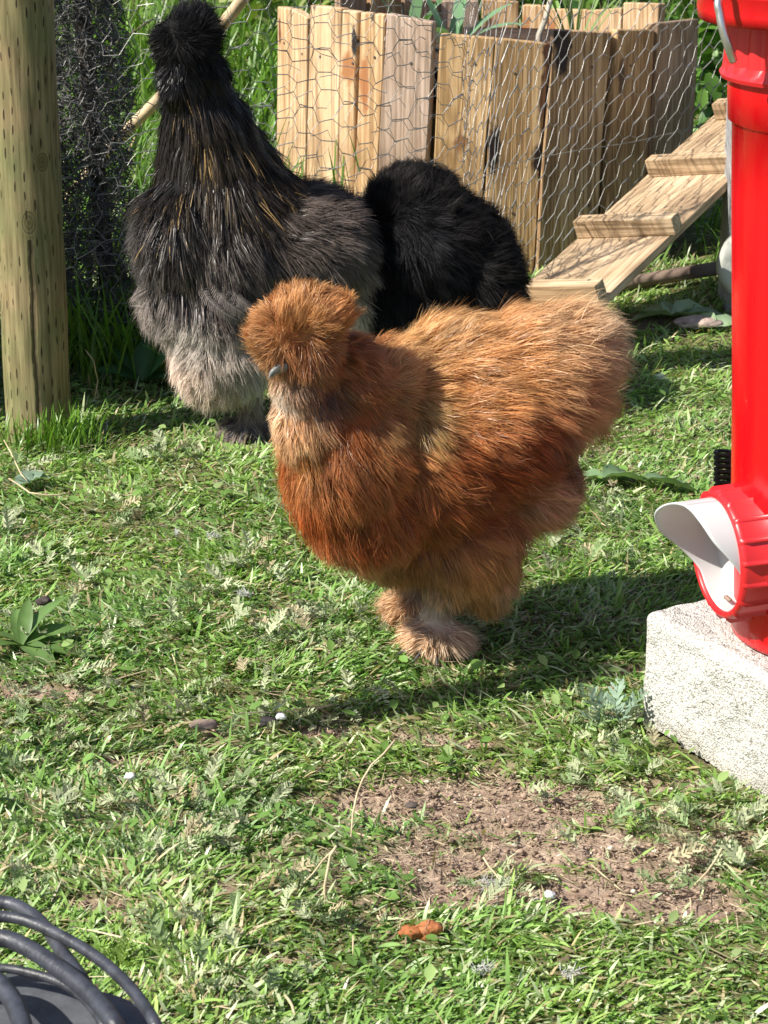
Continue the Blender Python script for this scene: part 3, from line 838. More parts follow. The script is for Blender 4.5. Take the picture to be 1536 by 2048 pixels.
# ------------------------------------------------------------------ planter of upright pallet boards
plan = empty("wooden_planter", (PLC[0], PLC[1], 0))
tag(plan, "round planter made of upright reclaimed pallet boards behind the chicken wire", "planter")
PLI = Matrix.Translation((-PLC[0], -PLC[1], 0))
def plY(X):
    d = PLC[2] ** 2 - (X - PLC[0]) ** 2
    return PLC[1] - math.sqrt(max(d, 0))
L1, L2 = (.64, .47, .30), (.48, .31, .17)       # fresh pine
Gy1, Gy2 = (.50, .39, .32), (.36, .27, .21)     # greyed pink
Gd1, Gd2 = (.61, .43, .24), (.42, .27, .13)    # golden
Br1, Br2 = (.60, .43, .26), (.34, .22, .125)   # brown
DK = (.025, .016, .014)
BR = (.16, .06, .03)
def board(x0, x1, y0, y1, mats, zextra=0, shift=-28, label=None, Yoff=0, back=False, thick=.016):
    """x0,x1 photo columns of the top corners, y0,y1 their rows"""
    def pt(px, py):
        # solve for the point of the ring at this column
        Yv = PLC[1] - .1
        for _ in range(12):
            p = W(px, py, Yv); c = max(-PLC[2] * .995, min(PLC[2] * .995, p.x - PLC[0]))
            Yv = PLC[1] + (1 if back else -1) * math.sqrt(PLC[2] ** 2 - c * c)
        return W(px, py, Yv + Yoff)
    a = pt(x0, y0); c = pt(x1, y1)
    ax = Vector((c.x - a.x, c.y - a.y, 0)); wd = ax.length; ax.normalize()
    nrm = Vector((ax.y, -ax.x, 0))
    if back: nrm = -nrm
    h = (a.z + c.z) / 2
    # local frame: x along the board width, y into the planter, z up; outline with slightly wavy edges
    nz = 14; V = []; F = []
    org = Vector((a.x, a.y, 0))
    sh = shift / 1330.0
    rg = np.random.default_rng(int(x0 * 7 + y0))
    ph = rg.uniform(0, 6, 4)
    for j in range(nz + 1):
        t = j / nz
        zl = -.02 + t * (a.z + .02); zr = -.02 + t * (c.z + .02)
        wl = .0012 * math.sin(t * 7 + ph[0]) + sh * (1 - t); wr = .0012 * math.sin(t * 8 + ph[1]) + sh * (1 - t)
        bow = .002 * math.sin(t * 3 + ph[2])
        V += [(wl, bow, zl), (wd + wr, bow, zr), (wd + wr, thick + bow, zr), (wl, thick + bow, zl)]
    for j in range(nz):
        q = 4 * j
        for k in range(4):
            k2 = (k + 1) % 4
            F.append((q + k, q + k2, q + 4 + k2, q + 4 + k))
    F.append((3, 2, 1, 0)); q = 4 * nz; F.append((q, q + 1, q + 2, q + 3))
    o = npmesh("board", V, F, mats)
    o.parent = plan
    inward = -nrm
    M = Matrix(((ax.x, inward.x, 0, org.x - PLC[0]), (ax.y, inward.y, 0, org.y - PLC[1]), (0, 0, 1, 0), (0, 0, 0, 1)))
    o.matrix_local = M
    bevel(o, .0015, 1)
    if not back:
        nm = bpy.data.materials.get("nail_steel") or plain("nail_steel", (.12, .10, .09), .5, .5, metal=.5)
        for nz_ in (.31, .10):
            nb = MB(); q_ = (wd * (.5 + .2 * math.sin(x0)), -.001 + .002 * math.sin(3 * nz_ / max(h, .1) + ph[2]), nz_ + .01 * math.sin(x0 * 3))
            nb.tube([Vector(q_) + Vector((0, .004, 0)), Vector(q_)], .0022, 8); nb.build("nail", nm, o)
    if label: o['label'] = label
    return o
board(553, 578, 13, 18, woodmat("pine_a", L1, L2, stains=[(.008, .33, .006, .03, BR)]), label="narrow pale pine board at the planter's left end")
board(580, 612, 18, 36, woodmat("pine_b", (.66, .50, .33), (.50, .34, .20)))
board(621, 684, 10, 17, woodmat("pine_c", (.64, .48, .31), (.47, .32, .19), stains=[(.012, .40, .006, .035, (.16, .12, .09))]), label="wide pale pine board with grey streak")
board(686, 717, 20, 24, woodmat("pine_d", L1, L2, stains=[(.024, .34, .006, .03, DK), (.012, .30, .018, .03, (.38, .17, .07))]))
board(723, 770, 25, 30, woodmat("pine_e", (.66, .48, .29), (.5, .32, .17), stains=[(.020, .385, .005, .022, (.12, .08, .05)), (.006, .28, .01, .05, (.40, .17, .07))]))
board(773, 868, 27, 45, woodmat("pine_grey", Gy1, Gy2, knots=.5), label="pinkish grey weathered board")
board(882, 988, 68, 77, woodmat("pine_gold", Gd1, Gd2, knots=1.5, stains=[(.03, .20, .014, .02, (.24, .12, .05))]), label="golden knotty board right of the grey board")
board(992, 1101, 77, 88, woodmat("pine_bark", Gd1, Gd2, knots=1.4, stains=[(.006, .365, .012, .018, BR), (.082, .33, .014, .05, (.09, .04, .025)), (.078, .25, .014, .06, (.13, .06, .03)), (.0, .19, .013, .05, DK), (.070, .17, .013, .03, DK)]), label="golden board with dark bark along its right edge")
board(1107, 1224, 60, 65, woodmat("brown_knot", Br1, Br2, knots=3.0, scale=.7, stains=[(.012, .37, .028, .05, DK), (.016, .33, .018, .04, (.04, .03, .03))]), label="brown board with a charred black knot at its top left")
board(1237, 1313, 60, 60, woodmat("brown_b", (.56, .39, .22), (.36, .23, .12), knots=1.2, stains=[(.012, .29, .01, .03, (.13, .08, .05))]))
board(1316, 1398, 47, 38, woodmat("brown_c", (.40, .29, .21), (.26, .18, .12), knots=.8), label="dark brown weathered board at the planter's right end")
# rear boards seen over the front ones
for (a0, a1, b0, b1, mm) in [(1262, 1332, 4, 6, "pine_c"), (1105, 1180, 16, 18, "pine_e"), (1182, 1255, 20, 14, "pine_b"), (1048, 1100, 8, 10, "pine_e"), (965, 1040, -4, 2, "brown_b"), (880, 955, 0, 0, "pine_grey"), (800, 872, -6, 0, "brown_c"), (730, 792, -8, -4, "brown_b"), (670, 724, -8, -4, "brown_c")]:
    board(a0, a1, b0, b1, bpy.data.materials[mm], back=True, shift=0, Yoff=-.03)
def screwhead(px, py, Yv, label): pass
# soil inside
b_ = MB(); V, F = lathe([(.001, .30), (.15, .305), (.285, .295), (.285, .25)], 32); b_.add(V, F)
o = b_.build("compost", plain("compost", (.06, .04, .03), .95, .1, .8, 60, .5, 40), None, True); o.parent = plan
# cane standing in the planter
b_ = MB(); b_.tube([W(1072, 90, 3.62) - Vector((0, 0, .08)), W(1078, 70, 3.62), W(1090, 40, 3.63), W(1112, -40, 3.66)], [.005, .005, .0045, .004], 8)
tag(b_.build("garden_cane", plain("cane_grey", (.42, .36, .29), .6, .3, .3, 120, .25, 40), None, True), "thin grey cane standing inside the planter", "cane")
# pole behind the rooster
b_ = MB(); b_.tube(spline([W(120, 420, 3.5), W(190, 330, 3.42), W(265, 250, 3.35), W(320, 195, 3.3), W(440, 55, 3.2), W(500, -20, 3.15)], 4), .0085, 12)
tag(b_.build("wooden_pole", plain("pole_pale", (.58, .44, .28), .6, .3, .3, 90, .2, 30), None, True), "pale peeled wooden pole leaning behind the dark rooster", "pole")

def strap_plant(name, px, py, Yv, leaves, label, col, z0=.29):
    c = W(px, py, Yv); root = empty(name, (c.x, c.y, z0)); tag(root, label, "plant")
    for (hd, L, Wd, lean, curl) in leaves:
        n_ = 1
        V, F, Cc = blades(np.zeros(1), np.zeros(1), np.zeros(1), np.array([L]), np.array([Wd]), np.array([hd]), np.array([lean]), np.array([curl]),
                          np.array([col]), np.array([col]) * 1.1, 8, np.array([.25]))
        npmesh("leaf", V, F, M_leaf, root, Cc, True)
strap_plant("leek_plant", 905, 110, 3.6, [(2.9, .22, .026, .5, 1.2), (.1, .14, .024, .4, .9), (3.1, .20, .022, .2, .7), (1.2, .2, .022, .2, .9), (-.4, .15, .02, .5, 1.3), (4.4, .14, .02, .5, 1.2), (2.4, .18, .02, .3, .8), (0.3, .22, .02, .1, .5)], "broad grey green strap leaves of a leek in the planter's left half", (.18, .32, .17))
strap_plant("leek_plant", 820, 60, 3.66, [(2.9, .22, .022, .3, .9), (.1, .2, .022, .3, .9), (1.2, .2, .02, .2, .9), (-1.2, .15, .02, .4, 1.2)], "dark green strap leaves by the planter's left rim", (.09, .2, .07))
strap_plant("onion_plant", 1150, 100, 3.55, [(h_, .2, .004, l_, c_) for h_, l_, c_ in zip(rng.uniform(0, 6.28, 16), rng.uniform(.1, .6, 16), rng.uniform(0, .9, 16))], "thin stemmed spring onions in the planter's right half", (.20, .30, .10), .3)

# ------------------------------------------------------------------ ramp with cleats
ru = Vector((.124, -.092, .026)); rs = Vector((.116, .150, .059))
rc = W(1230, 610, 2.95)                     # lower right corner of the plank
rl = rc - ru * 1.02
M_ramp = woodmat("ramp_pine", (.56, .43, .29), (.44, .325, .215), axis='X', knots=.8)
M_cleat = woodmat("cleat_pine", (.56, .43, .29), (.41, .30, .19), axis='X', knots=.5)
def prism(o, a, bvec, cvec, la, lb, lc, mat, parent, name):
    """box from corner o; object axes along a, b, c so that grain follows"""
    A, B, Cv = a.normalized(), bvec.normalized(), cvec.normalized()
    V = [(i * la, j * lb, k * lc) for i in (0, 1) for j in (0, 1) for k in (0, 1)]
    F = [(0, 1, 3, 2), (4, 6, 7, 5), (0, 4, 5, 1), (2, 3, 7, 6), (0, 2, 6, 4), (1, 5, 7, 3)]
    ob = npmesh(name, V, F, mat)
    M = Matrix(((A.x, B.x, Cv.x, o.x), (A.y, B.y, Cv.y, o.y), (A.z, B.z, Cv.z, o.z), (0, 0, 0, 1)))
    ob.parent = parent
    ob.matrix_local = Matrix.Translation(-parent.location) @ M
    bevel(ob, .0015, 2)
    return ob
rampo = empty("chicken_ramp", (rc.x, rc.y, 0))
tag(rampo, "pale wooden poultry ramp with cleats leaning up behind the red feeder", "ramp")
nrm = ru.cross(rs).normalized()
if nrm.z < 0: nrm = -nrm
plank = prism(rl - rs * 1.1, rs, ru, nrm, rs.length * 4.9, ru.length * 1.0, .012, M_ramp, rampo, "plank")
prism(rl - rs * 1.1 + ru * .62 - nrm * .016, rs, ru, nrm, rs.length * 4.9, .02, .0155, M_cleat, rampo, "batten")
prism(rl - rs * 1.1 + ru * .15 - nrm * .016, rs, ru, nrm, rs.length * 4.9, .02, .0155, M_cleat, rampo, "batten")
sf = rs.normalized()
for k in range(5):
    o0 = rl + rs * (k * 1.0 - .08) + nrm * .0125 - ru * .07
    cl = prism(o0, ru, sf, nrm, ru.length * 1.05, .022, .027, M_cleat, rampo, "cleat")
    bz = MB()
    for q in (.13, .88):
        p = o0 + ru * (1.05 * q) + sf * .012 + nrm * .0273
        V, F = tube([p - nrm * .002, p + nrm * .0006], .0028, 10); bz.add(V, F)
        s_ = bz.build("screw", bpy.data.materials.get("screw_steel") or plain("screw_steel", (.25, .22, .18), .5, .5, metal=.6), None)
        s_.parent = rampo; s_.matrix_local = Matrix.Translation(-rampo.location); bz = MB()

# fallen pole behind the wire, grey concrete post and round weight beside the feeder
b_ = MB(); b_.tube([W(1190, 585, 3.30), W(1260, 566, 3.32), W(1340, 552, 3.34), W(1460, 532, 3.36)], .0105, 12)
tag(b_.build("fallen_pole", plain("pole_grey", (.26, .19, .15), .8, .2, .6, 60, .4, 20), None, True), "brown weathered pole lying behind the wire at the ramp foot", "pole")
M_conc = plain("grey_concrete", (.33, .33, .33), .9, .2, .9, 120, .25, 60)
p0 = G(1452, 622); b_ = MB(); b_.box((p0.x + .045, p0.y + .05, .40), (.09, .09, .84))
tag(bevel(b_.build("concrete_post", M_conc), .006), "grey concrete fence post half hidden behind the red feeder", "post")
b_ = MB()
q0 = W(1496, 530, p0.y - .02); V, F = lathe([(.001, .016), (.045, .016), (.052, .010), (.052, -.010), (.045, -.016), (.001, -.016)], 40)
V = np.array(V) @ np.array(Matrix.Rotation(R(78), 3, 'X')).T + np.array((q0.x + .008, q0.y, q0.z)); b_.add(V, F)
tag(b_.build("round_lid", plain("pale_grey_disc", (.42, .43, .38), .6, .3, .4, 60, .15, 30), None, True), "pale grey round disc leaning on the concrete post beside the feeder", "disc")

# ------------------------------------------------------------------ concrete block
def rnd_block():
    """box with rounded edges on a fine grid, displaced into coarse aggregate"""
    L_, W_, H_ = BLK['L'], BLK['W'], .1
    VV = []; FF = []; n = 0
    def face(o, a, b2, la, lb):
        nonlocal n
        na, nb = int(la / .0019), int(lb / .0019)
        A, B = np.meshgrid(np.linspace(0, la, na + 1), np.linspace(0, lb, nb + 1))
        P = np.array(o)[None] + A.ravel()[:, None] * np.array(a)[None] + B.ravel()[:, None] * np.array(b2)[None]
        Ix = np.arange((na + 1) * (nb + 1)).reshape(nb + 1, na + 1)
        Fx = np.stack([Ix[:-1, :-1], Ix[:-1, 1:], Ix[1:, 1:], Ix[1:, :-1]], -1).reshape(-1, 4)
        VV.append(P); FF.append(Fx + n); n += len(P)
    ex, ey, ez = (1, 0, 0), (0, 1, 0), (0, 0, 1)
    face((0, 0, 0), ex, ez, L_, H_); face((0, 0, H_), ex, ey, L_, W_)
    face((0, W_, 0), ez, ey, H_, -W_) if False else face((0, W_, 0), (0, -1, 0), ez, W_, H_)
    face((L_, 0, 0), ey, ez, W_, H_); face((L_, W_, 0), (-1, 0, 0), ez, L_, H_)
    V = np.concatenate(VV); F = np.concatenate(FF)
    # round the corners: clamp to inner box and push out
    r = .011; lo = np.array([r, r, -1]); hi = np.array([L_ - r, W_ - r, H_ - r])
    inner = np.clip(V, lo, hi); d = V - inner; ln = np.linalg.norm(d, axis=1, keepdims=True) + 1e-9
    nrm_ = d / ln
    rr = r + (noise(V, 60, 80) - .5) * .003
    V2 = inner + nrm_ * rr[:, None]
    g = noise(V, 420, 81) * .5 + noise(V, 640, 82) * .5
    pit = np.clip((.43 - g) * 5, 0, 1)
    V2 = V2 + nrm_ * ((g - .5) * .0006 - pit * .0012)[:, None]
    col = np.array([.60, .592, .56])[None] * (.82 + .34 * noise(V, 420, 83))[:, None]
    stn = np.clip(1 - V[:, 2] / .028 + (noise(V, 40, 85) - .5) * 1.4, 0, 1)[:, None] * .32
    col = col * (1 - stn) + np.array([.30, .25, .17]) * stn
    col = col * (.9 + .2 * noise(V, 18, 86))[:, None]
    hole = pit > .75
    col[hole] *= .72
    # world frame: x along d, y along n
    dv, nv = BLK['d'], BLK['n']
    Wd = V2[:, :1] * np.array(dv)[None] + V2[:, 1:2] * np.array(nv)[None] + V2[:, 2:3] * np.array([0, 0, 1])[None]
    return Wd, F, col
V, F, Cc = rnd_block()
m, ns, ls, b = newmat("aggregate_block")
at = N(ns, "ShaderNodeAttribute", attribute_name="Col"); tc = N(ns, "ShaderNodeTexCoord")
vo = N(ns, "ShaderNodeTexVoronoi"); vo.inputs["Scale"].default_value = 560; ls.new(tc.outputs["Object"], vo.inputs["Vector"])
rp = ramp(ns, [(0.1, (1, 1, 1)), (.55, (.93, .92, .90)), (.85, (.50, .47, .42))]); ls.new(vo.outputs["Distance"], rp.inputs[0])
mx = N(ns, "ShaderNodeMixRGB", blend_type='MULTIPLY'); mx.inputs[0].default_value = 1; ls.new(at.outputs["Color"], mx.inputs[1]); ls.new(rp.outputs[0], mx.inputs[2])
ls.new(mx.outputs[0], b.inputs["Base Color"]); b.inputs["Roughness"].default_value = .95; b.inputs["Specular IOR Level"].default_value = .15
bu = N(ns, "ShaderNodeBump"); bu.invert = True; bu.inputs["Strength"].default_value = .7; bu.inputs["Distance"].default_value = .0018
ls.new(vo.outputs["Distance"], bu.inputs["Height"]); ls.new(bu.outputs[0], b.inputs["Normal"])
blk = npmesh("concrete_block", V, F, m, None, Cc, False)
blk.location = BLK['o']
tag(blk, "rough off white concrete block lying under the red feeder", "block")

# ------------------------------------------------------------------ red feeder
FC = Vector((.366, 1.716, .103))           # foot of the tube on the block
M_red = plain("red_plastic", (.52, .006, .010), .30, .5, .08, 25, .05, 12)
M_red2 = plain("red_cap_plastic", (.55, .018, .022), .36, .5, .05, 60, .05, 20)
M_white = strandmat("white_plastic", .25, .35, .5)
feed = empty("poultry_feeder", FC)
tag(feed, "tall red plastic tube feeder with white spout standing on the concrete block", "feeder")
feed.rotation_euler = (0, R(-2.3), 0)
def fpart(V, F, name, mat, smooth=True, col=None, parent=None):
    o = npmesh(name, V, F, mat, parent or feed, col, smooth); return o
# streaked, slightly scratched tube
m, ns, ls, b = newmat("red_tube")
tc = N(ns, "ShaderNodeTexCoord"); mp = N(ns, "ShaderNodeMapping"); mp.inputs["Scale"].default_value = (1, 1, .03); ls.new(tc.outputs["Object"], mp.inputs["Vector"])
n1 = N(ns, "ShaderNodeTexNoise"); n1.inputs["Scale"].default_value = 90; n1.inputs["Detail"].default_value = 4; ls.new(mp.outputs[0], n1.inputs["Vector"])
n2 = N(ns, "ShaderNodeTexNoise"); n2.inputs["Scale"].default_value = 160; n2.inputs["Detail"].default_value = 6; n2.inputs["Roughness"].default_value = .75; ls.new(tc.outputs["Object"], n2.inputs["Vector"])
rc_ = ramp(ns, [(.70, (.56, .004, .008)), (.78, (.66, .20, .16))]); ls.new(n2.outputs[0], rc_.inputs[0]); sz_ = N(ns, "ShaderNodeSeparateXYZ"); ls.new(tc.outputs["Object"], sz_.inputs[0])
n4 = N(ns, "ShaderNodeTexNoise"); n4.inputs["Scale"].default_value = 120; n4.inputs["Detail"].default_value = 7; n4.inputs["Roughness"].default_value = .7; ls.new(tc.outputs["Object"], n4.inputs["Vector"])
ma_ = N(ns, "ShaderNodeMath", operation='MULTIPLY_ADD'); ma_.inputs[1].default_value = -.35; ls.new(sz_.outputs[2], ma_.inputs[0]); ls.new(n4.outputs[0], ma_.inputs[2])
rm_ = ramp(ns, [(.60, (0, 0, 0)), (.66, (.8, .8, .8))]); ls.new(ma_.outputs[0], rm_.inputs[0])
md_ = N(ns, "ShaderNodeMixRGB"); ls.new(rm_.outputs[0], md_.inputs[0]); ls.new(rc_.outputs[0], md_.inputs[1]); md_.inputs[2].default_value = (.50, .16, .10, 1)
ls.new(md_.outputs[0], b.inputs["Base Color"])
rr_ = ramp(ns, [(.35, (.16,) * 3), (.65, (.38,) * 3)]); ls.new(n1.outputs[0], rr_.inputs[0]); ls.new(rr_.outputs[0], b.inputs["Roughness"])
bu = N(ns, "ShaderNodeBump"); bu.inputs["Strength"].default_value = .12; bu.inputs["Distance"].default_value = .002; ls.new(n1.outputs[0], bu.inputs["Height"]); ls.new(bu.outputs[0], b.inputs["Normal"])
M_tube = m
V, F = lathe([(.001, 0), (.080, 0), (.0835, .003), (.0845, .010), (.0845, .20), (.0865, .36), (.0867, .415), (.090, .417), (.0905, .448), (.09, .452)], 96)
fpart(V, F, "tube", M_tube)
zc = .448
prof = [(.088, zc), (.0955, zc + .001), (.0965, zc + .004), (.0940, zc + .007), (.0920, zc + .012), (.0895, zc + .044), (.0895, zc + .050), (.08, zc + .053)]
V, F = lathe(prof, 240, ribs=[0, 0, 0, .0006, .0017, .0017, 0, 0]); fpart(V, F, "collar", M_red2, False)
zb = zc + .043
V, F = lathe([(.090, zb), (.1125, zb + .002), (.1135, zb + .010), (.1125, zb + .020), (.1140, zb + .022), (.1140, zb + .025), (.1120, zb + .0265), (.1125, zb + .034), (.1135, zb + .036), (.1125, zb + .039), (.112, zb + .10), (.12, zb + .25), (.124, zb + .255), (.116, zb + .257), (.113, zb + .25), (.11, zb + .08), (.001, zb + .08)], 96)
bk = fpart(V, F, "bucket", M_red)
# straps on the bucket rim, bail
for an in (200, 245, 290, 330):
    mbx = MB(); c_, s__ = math.cos(R(an)), math.sin(R(an))
    mbx.box((.1125 * c_, .1125 * s__, zb + .07), (.004, .010, .10), Matrix.Rotation(R(an), 3, 'Z'))
    fpart(np.concatenate(mbx.v), mbx.f, "rib", M_red, False, parent=bk)
P = []
def L2F(p):          # world -> feeder local
    return Matrix.Rotation(R(2.3), 3, 'Y') @ (Vector(p) - FC)
bail = [L2F(W(1452, -60, 1.66)), L2F(W(1437, 0, 1.645)), L2F(W(1440, 28, 1.642)), L2F(W(1446, 60, 1.64)), L2F(W(1457, 95, 1.64)), L2F(W(1467, 122, 1.645))]
V, F = tube(spline(bail, 6), .0031, 10); fpart(V, F, "bail", plain("bail_steel", (.62, .62, .62), .3, .5, metal=.85))
# port
ang = R(196)
ax = Vector((math.cos(ang), math.sin(ang), 0)); sdv = Vector((-ax.y, ax.x, 0))     # sdv points to one side
up = Vector((0, 0, 1))
ctr = L2F(W(1455, 1130, 1.665)); PC = Vector((0, 0, ctr.z))
def cyl_pts(r, dist, a):          # point on a circle round the port axis
    return PC + ax * dist + (up * math.cos(a) + sdv * math.sin(a)) * r
d1 = .1045
def port_lathe(prof, n=216, ribs=None):
    V = []; F = []
    for i, (r, d) in enumerate(prof):
        for k in range(n):
            rr = r + (ribs[i] if ribs and ribs[i] and (k % 12) == 0 else 0)
            V.append(tuple(cyl_pts(rr, d, 2 * math.pi * k / n)))
    for i in range(len(prof) - 1):
        for k in range(n):
            k2 = (k + 1) % n; F.append((i * n + k, i * n + k2, (i + 1) * n + k2, (i + 1) * n + k))
    return V, F
V, F = port_lathe([(.045, d1 - .035), (.045, d1 - .001), (.0475, d1 + .001), (.0505, d1 - .001), (.0515, d1 - .004), (.0515, d1 - .030), (.056, d1 - .032), (.057, d1 - .036), (.055, d1 - .040), (.047, d1 - .041), (.046, .04)], 216, [0, 0, 0, .0016, .0030, .0030, 0, 0, 0, 0, 0])
ring = fpart(V, F, "port_ring", M_red2)
# white spout: inner cup plus hood whose outer edge sweeps forward
n = 96; V = []; F = []; rows = 14
Rr = .0445
HX = np.linspace(-180, 180, 181)
HY = np.interp(HX, [-72, -50, -28, 0, 30, 50, 80, 105, 125, 145], [0, .014, .034, .042, .036, .031, .028, .023, .011, 0])
HY = np.convolve(np.pad(HY, 8, 'edge'), np.hanning(17) / np.hanning(17).sum(), 'valid')
for j in range(rows + 1):
    t = j / rows
    for k in range(n + 1):
        a = 2 * math.pi * k / n
        aa = (a - R(-50) + math.pi) % (2 * math.pi) - math.pi      # angle from the hood's longest line
        ext = float(np.interp(math.degrees(aa), HX, HY))
        dist = d1 - .021 + t * (.021 - .003 + ext)
        rad = Rr
        V.append(tuple(cyl_pts(rad, dist, a)))
for j in range(rows):
    for k in range(n):
        F.append((j * (n + 1) + k, j * (n + 1) + k + 1, (j + 1) * (n + 1) + k + 1, (j + 1) * (n + 1) + k))
Vn = len(V)
# back wall of the cup
V.append(tuple(cyl_pts(0, d1 - .0212, 0)))
for k in range(n): F.append((k + 1, k, Vn))
o = fpart(V, F, "spout", M_white, True, np.full((len(V), 3), .66))
sm = o.modifiers.new("thick", 'SOLIDIFY'); sm.thickness = .0016; sm.offset = -1
p = cyl_pts(.040, d1 - .012, math.pi + .1)
mb = MB(); mb.box(p, (.003, .009, .0022), Matrix.Rotation(.3, 3, 'Z'))
fpart(np.concatenate(mb.v), mb.f, "feed_pellet", plain("pellet", (.30, .22, .17), .9, .1))

# rusty coil spring behind the tube
P = []
c0 = G(1448, 1010, .0); cY = 1.95
for i in range(400):
    t = i / 399; a = t * 2 * math.pi * 10
    base = W(1452, 1010 - 110 * t, 2.02)
    P.append(base + Vector((math.cos(a) * .010, math.sin(a) * .010, 0)))
zmin = min(p_.z for p_ in P)
P = [p_ - Vector((0, 0, 0)) for p_ in P]
mb = MB(); mb.tube(P, .0018, 6)
mb.tube([P[0] + Vector((0, 0, .004)), Vector((P[0].x, P[0].y, -.01))], .003, 6)
tag(mb.build("coil_spring", plain("spring_steel", (.05, .03, .025), .6, .4, metal=.3), None, True), "dark rusty coil spring standing in grass just left of the feeder", "spring")

# ------------------------------------------------------------------ cable coil bottom left
M_cab = plain("black_rubber", (.038, .041, .052), .45, .5, .25, 350, .5, 90)
coil = empty("cable_coil", G(80, 2000)); tag(coil, "coil of thick black cable lying over a black plastic lid at the bottom left", "cable")
def cab(pts, z, r, name="cable_loop"):
    P = [G(px, py, z + (p3[0] if p3 else 0)) for px, py, *p3 in pts]
    # carry the loop on outside the picture and down to the ground
    V, F = tube(spline(P, 8), r, 14)
    o = npmesh(name, V, F, M_cab, None, None, True); o.parent = coil; o.matrix_parent_inverse = Matrix.Translation(-coil.location); return o
cab([(-420, 1960, -.03), (-260, 1880), (-120, 1820), (0, 1805), (52, 1822), (92, 1856), (125, 1905), (165, 1960), (205, 2030, -.02), (240, 2120, -.05)], .125, .0042)
cab([(-420, 2010, -.03), (-260, 1900), (-120, 1840), (0, 1833), (65, 1846), (130, 1876), (195, 1916), (247, 1961), (286, 2008), (316, 2060), (345, 2150, -.03), (350, 2260, -.05)], .132, .0036)
cab([(-400, 2040, -.03), (-240, 1935), (-100, 1880), (0, 1876), (52, 1894), (104, 1927), (156, 1966), (198, 2006), (234, 2056), (262, 2140, -.02), (270, 2240, -.05)], .138, .0052)
cab([(-300, 1990, -.02), (-120, 1935), (0, 1936), (52, 1944), (100, 1957), (140, 1976), (180, 2010), (210, 2060), (230, 2140, -.03)], .118, .0028)
cab([(-260, 1960, -.02), (-100, 1935), (-30, 1948), (14, 1985), (38, 2030), (52, 2090), (56, 2200, -.03)], .130, .0056)
# plastic lid under it
lid_pts = [G(*p, .10) for p in [(-300, 1990), (-160, 1950), (-20, 1942), (90, 1950), (190, 1975), (262, 1996), (318, 2034), (360, 2100), (370, 2220), (330, 2400), (200, 2560), (-50, 2600), (-300, 2500), (-400, 2200)]]
c_ = sum(lid_pts, Vector()) / len(lid_pts)
loop = spline(lid_pts + [lid_pts[0]], 4)[:-1]
V = []; F = []; nl = len(loop)
for (s_, dz) in ((0.0, .004), (.80, .004), (.93, .003), (.97, .0), (.985, -.004), (.985, -.012), (1.02, -.013), (1.02, -.018), (.96, -.02), (.93, -.105)):
    for p in loop:
        q = c_ + (p - c_) * s_; V.append((q.x, q.y, .10 + dz))
for j in range(9):
    for k in range(nl):
        k2 = (k + 1) % nl; F.append((j * nl + k, j * nl + k2, (j + 1) * nl + k2, (j + 1) * nl + k))
lid = npmesh("plastic_tub", V, F, plain("black_plastic", (.085, .09, .10), .5, .5, .3, 200, .35, 60), None, None, True)
tag(lid, "dusty black plastic tub with lid under the cable coil", "tub")

# ------------------------------------------------------------------ birds
M_down = strandmat("down", .22, .36, .34)
M_gloss = strandmat("glossy_plumage", .06, .36, .32)
M_black = strandmat("dark_down", .2, .5, .12)
def ell_body(name, ells, voxel=.0035, smooth=8):
    """ells: (px, py, Y, rx, ry, rz, tilt deg) -> one continuous remeshed surface"""
    import bmesh
    bm = bmesh.new(); bmesh.ops.create_icosphere(bm, subdivisions=4, radius=1)
    V0 = np.array([v.co[:] for v in bm.verts]); F0 = np.array([[v.index for v in f.verts] for f in bm.faces]); bm.free()
    Vs, Fs = [], []; n = 0
    for (px, py, Yv, rx, ry, rz, tl) in ells:
        c = W(px, py, Yv)
        M = np.array(Matrix.Rotation(R(-tl), 3, 'Y'))
        Vs.append((V0 * np.array([rx, ry, rz])) @ M.T + np.array(c)); Fs.append(F0 + n); n += len(V0)
    me_o = npmesh(name + "_tmp", np.concatenate(Vs), np.concatenate(Fs))
    rm = me_o.modifiers.new("r", 'REMESH'); rm.mode = 'VOXEL'; rm.voxel_size = voxel
    s_ = me_o.modifiers.new("s", 'SMOOTH'); s_.iterations = smooth; s_.factor = .6
    dg = bpy.context.evaluated_depsgraph_get()
    me = bpy.data.meshes.new_from_object(me_o.evaluated_get(dg)); me.name = name
    bpy.data.objects.remove(me_o)
    me.polygons.foreach_set("use_smooth", np.ones(len(me.polygons), bool))
    return me
def guide_eval(P, guides, power=3.5):
    """weights of the guides for points P by distance in the picture plane (x, z) of the bird"""
    Gp = np.array([(g['p'].x, g['p'].z) for g in guides])
    d = np.sqrt((P[:, None, 0] - Gp[None, :, 0]) ** 2 + (P[:, None, 2] - Gp[None, :, 1]) ** 2) + .004
    w_ = 1 / d ** power
    return w_ / w_.sum(1, keepdims=True)
def gd(px, py, Yv, dx, dz, L, lift, col, tip=None, wd=.0007, dy=0., alt=None, ap=0.):
    d = Vector((dx, dy, dz)).normalized()
    return dict(p=W(px, py, Yv), d=d, L=L, lift=lift, col=np.array(col), tip=np.array(tip if tip else [c * 1.3 for c in col]), w=wd, alt=np.array(alt if alt else col), ap=ap)
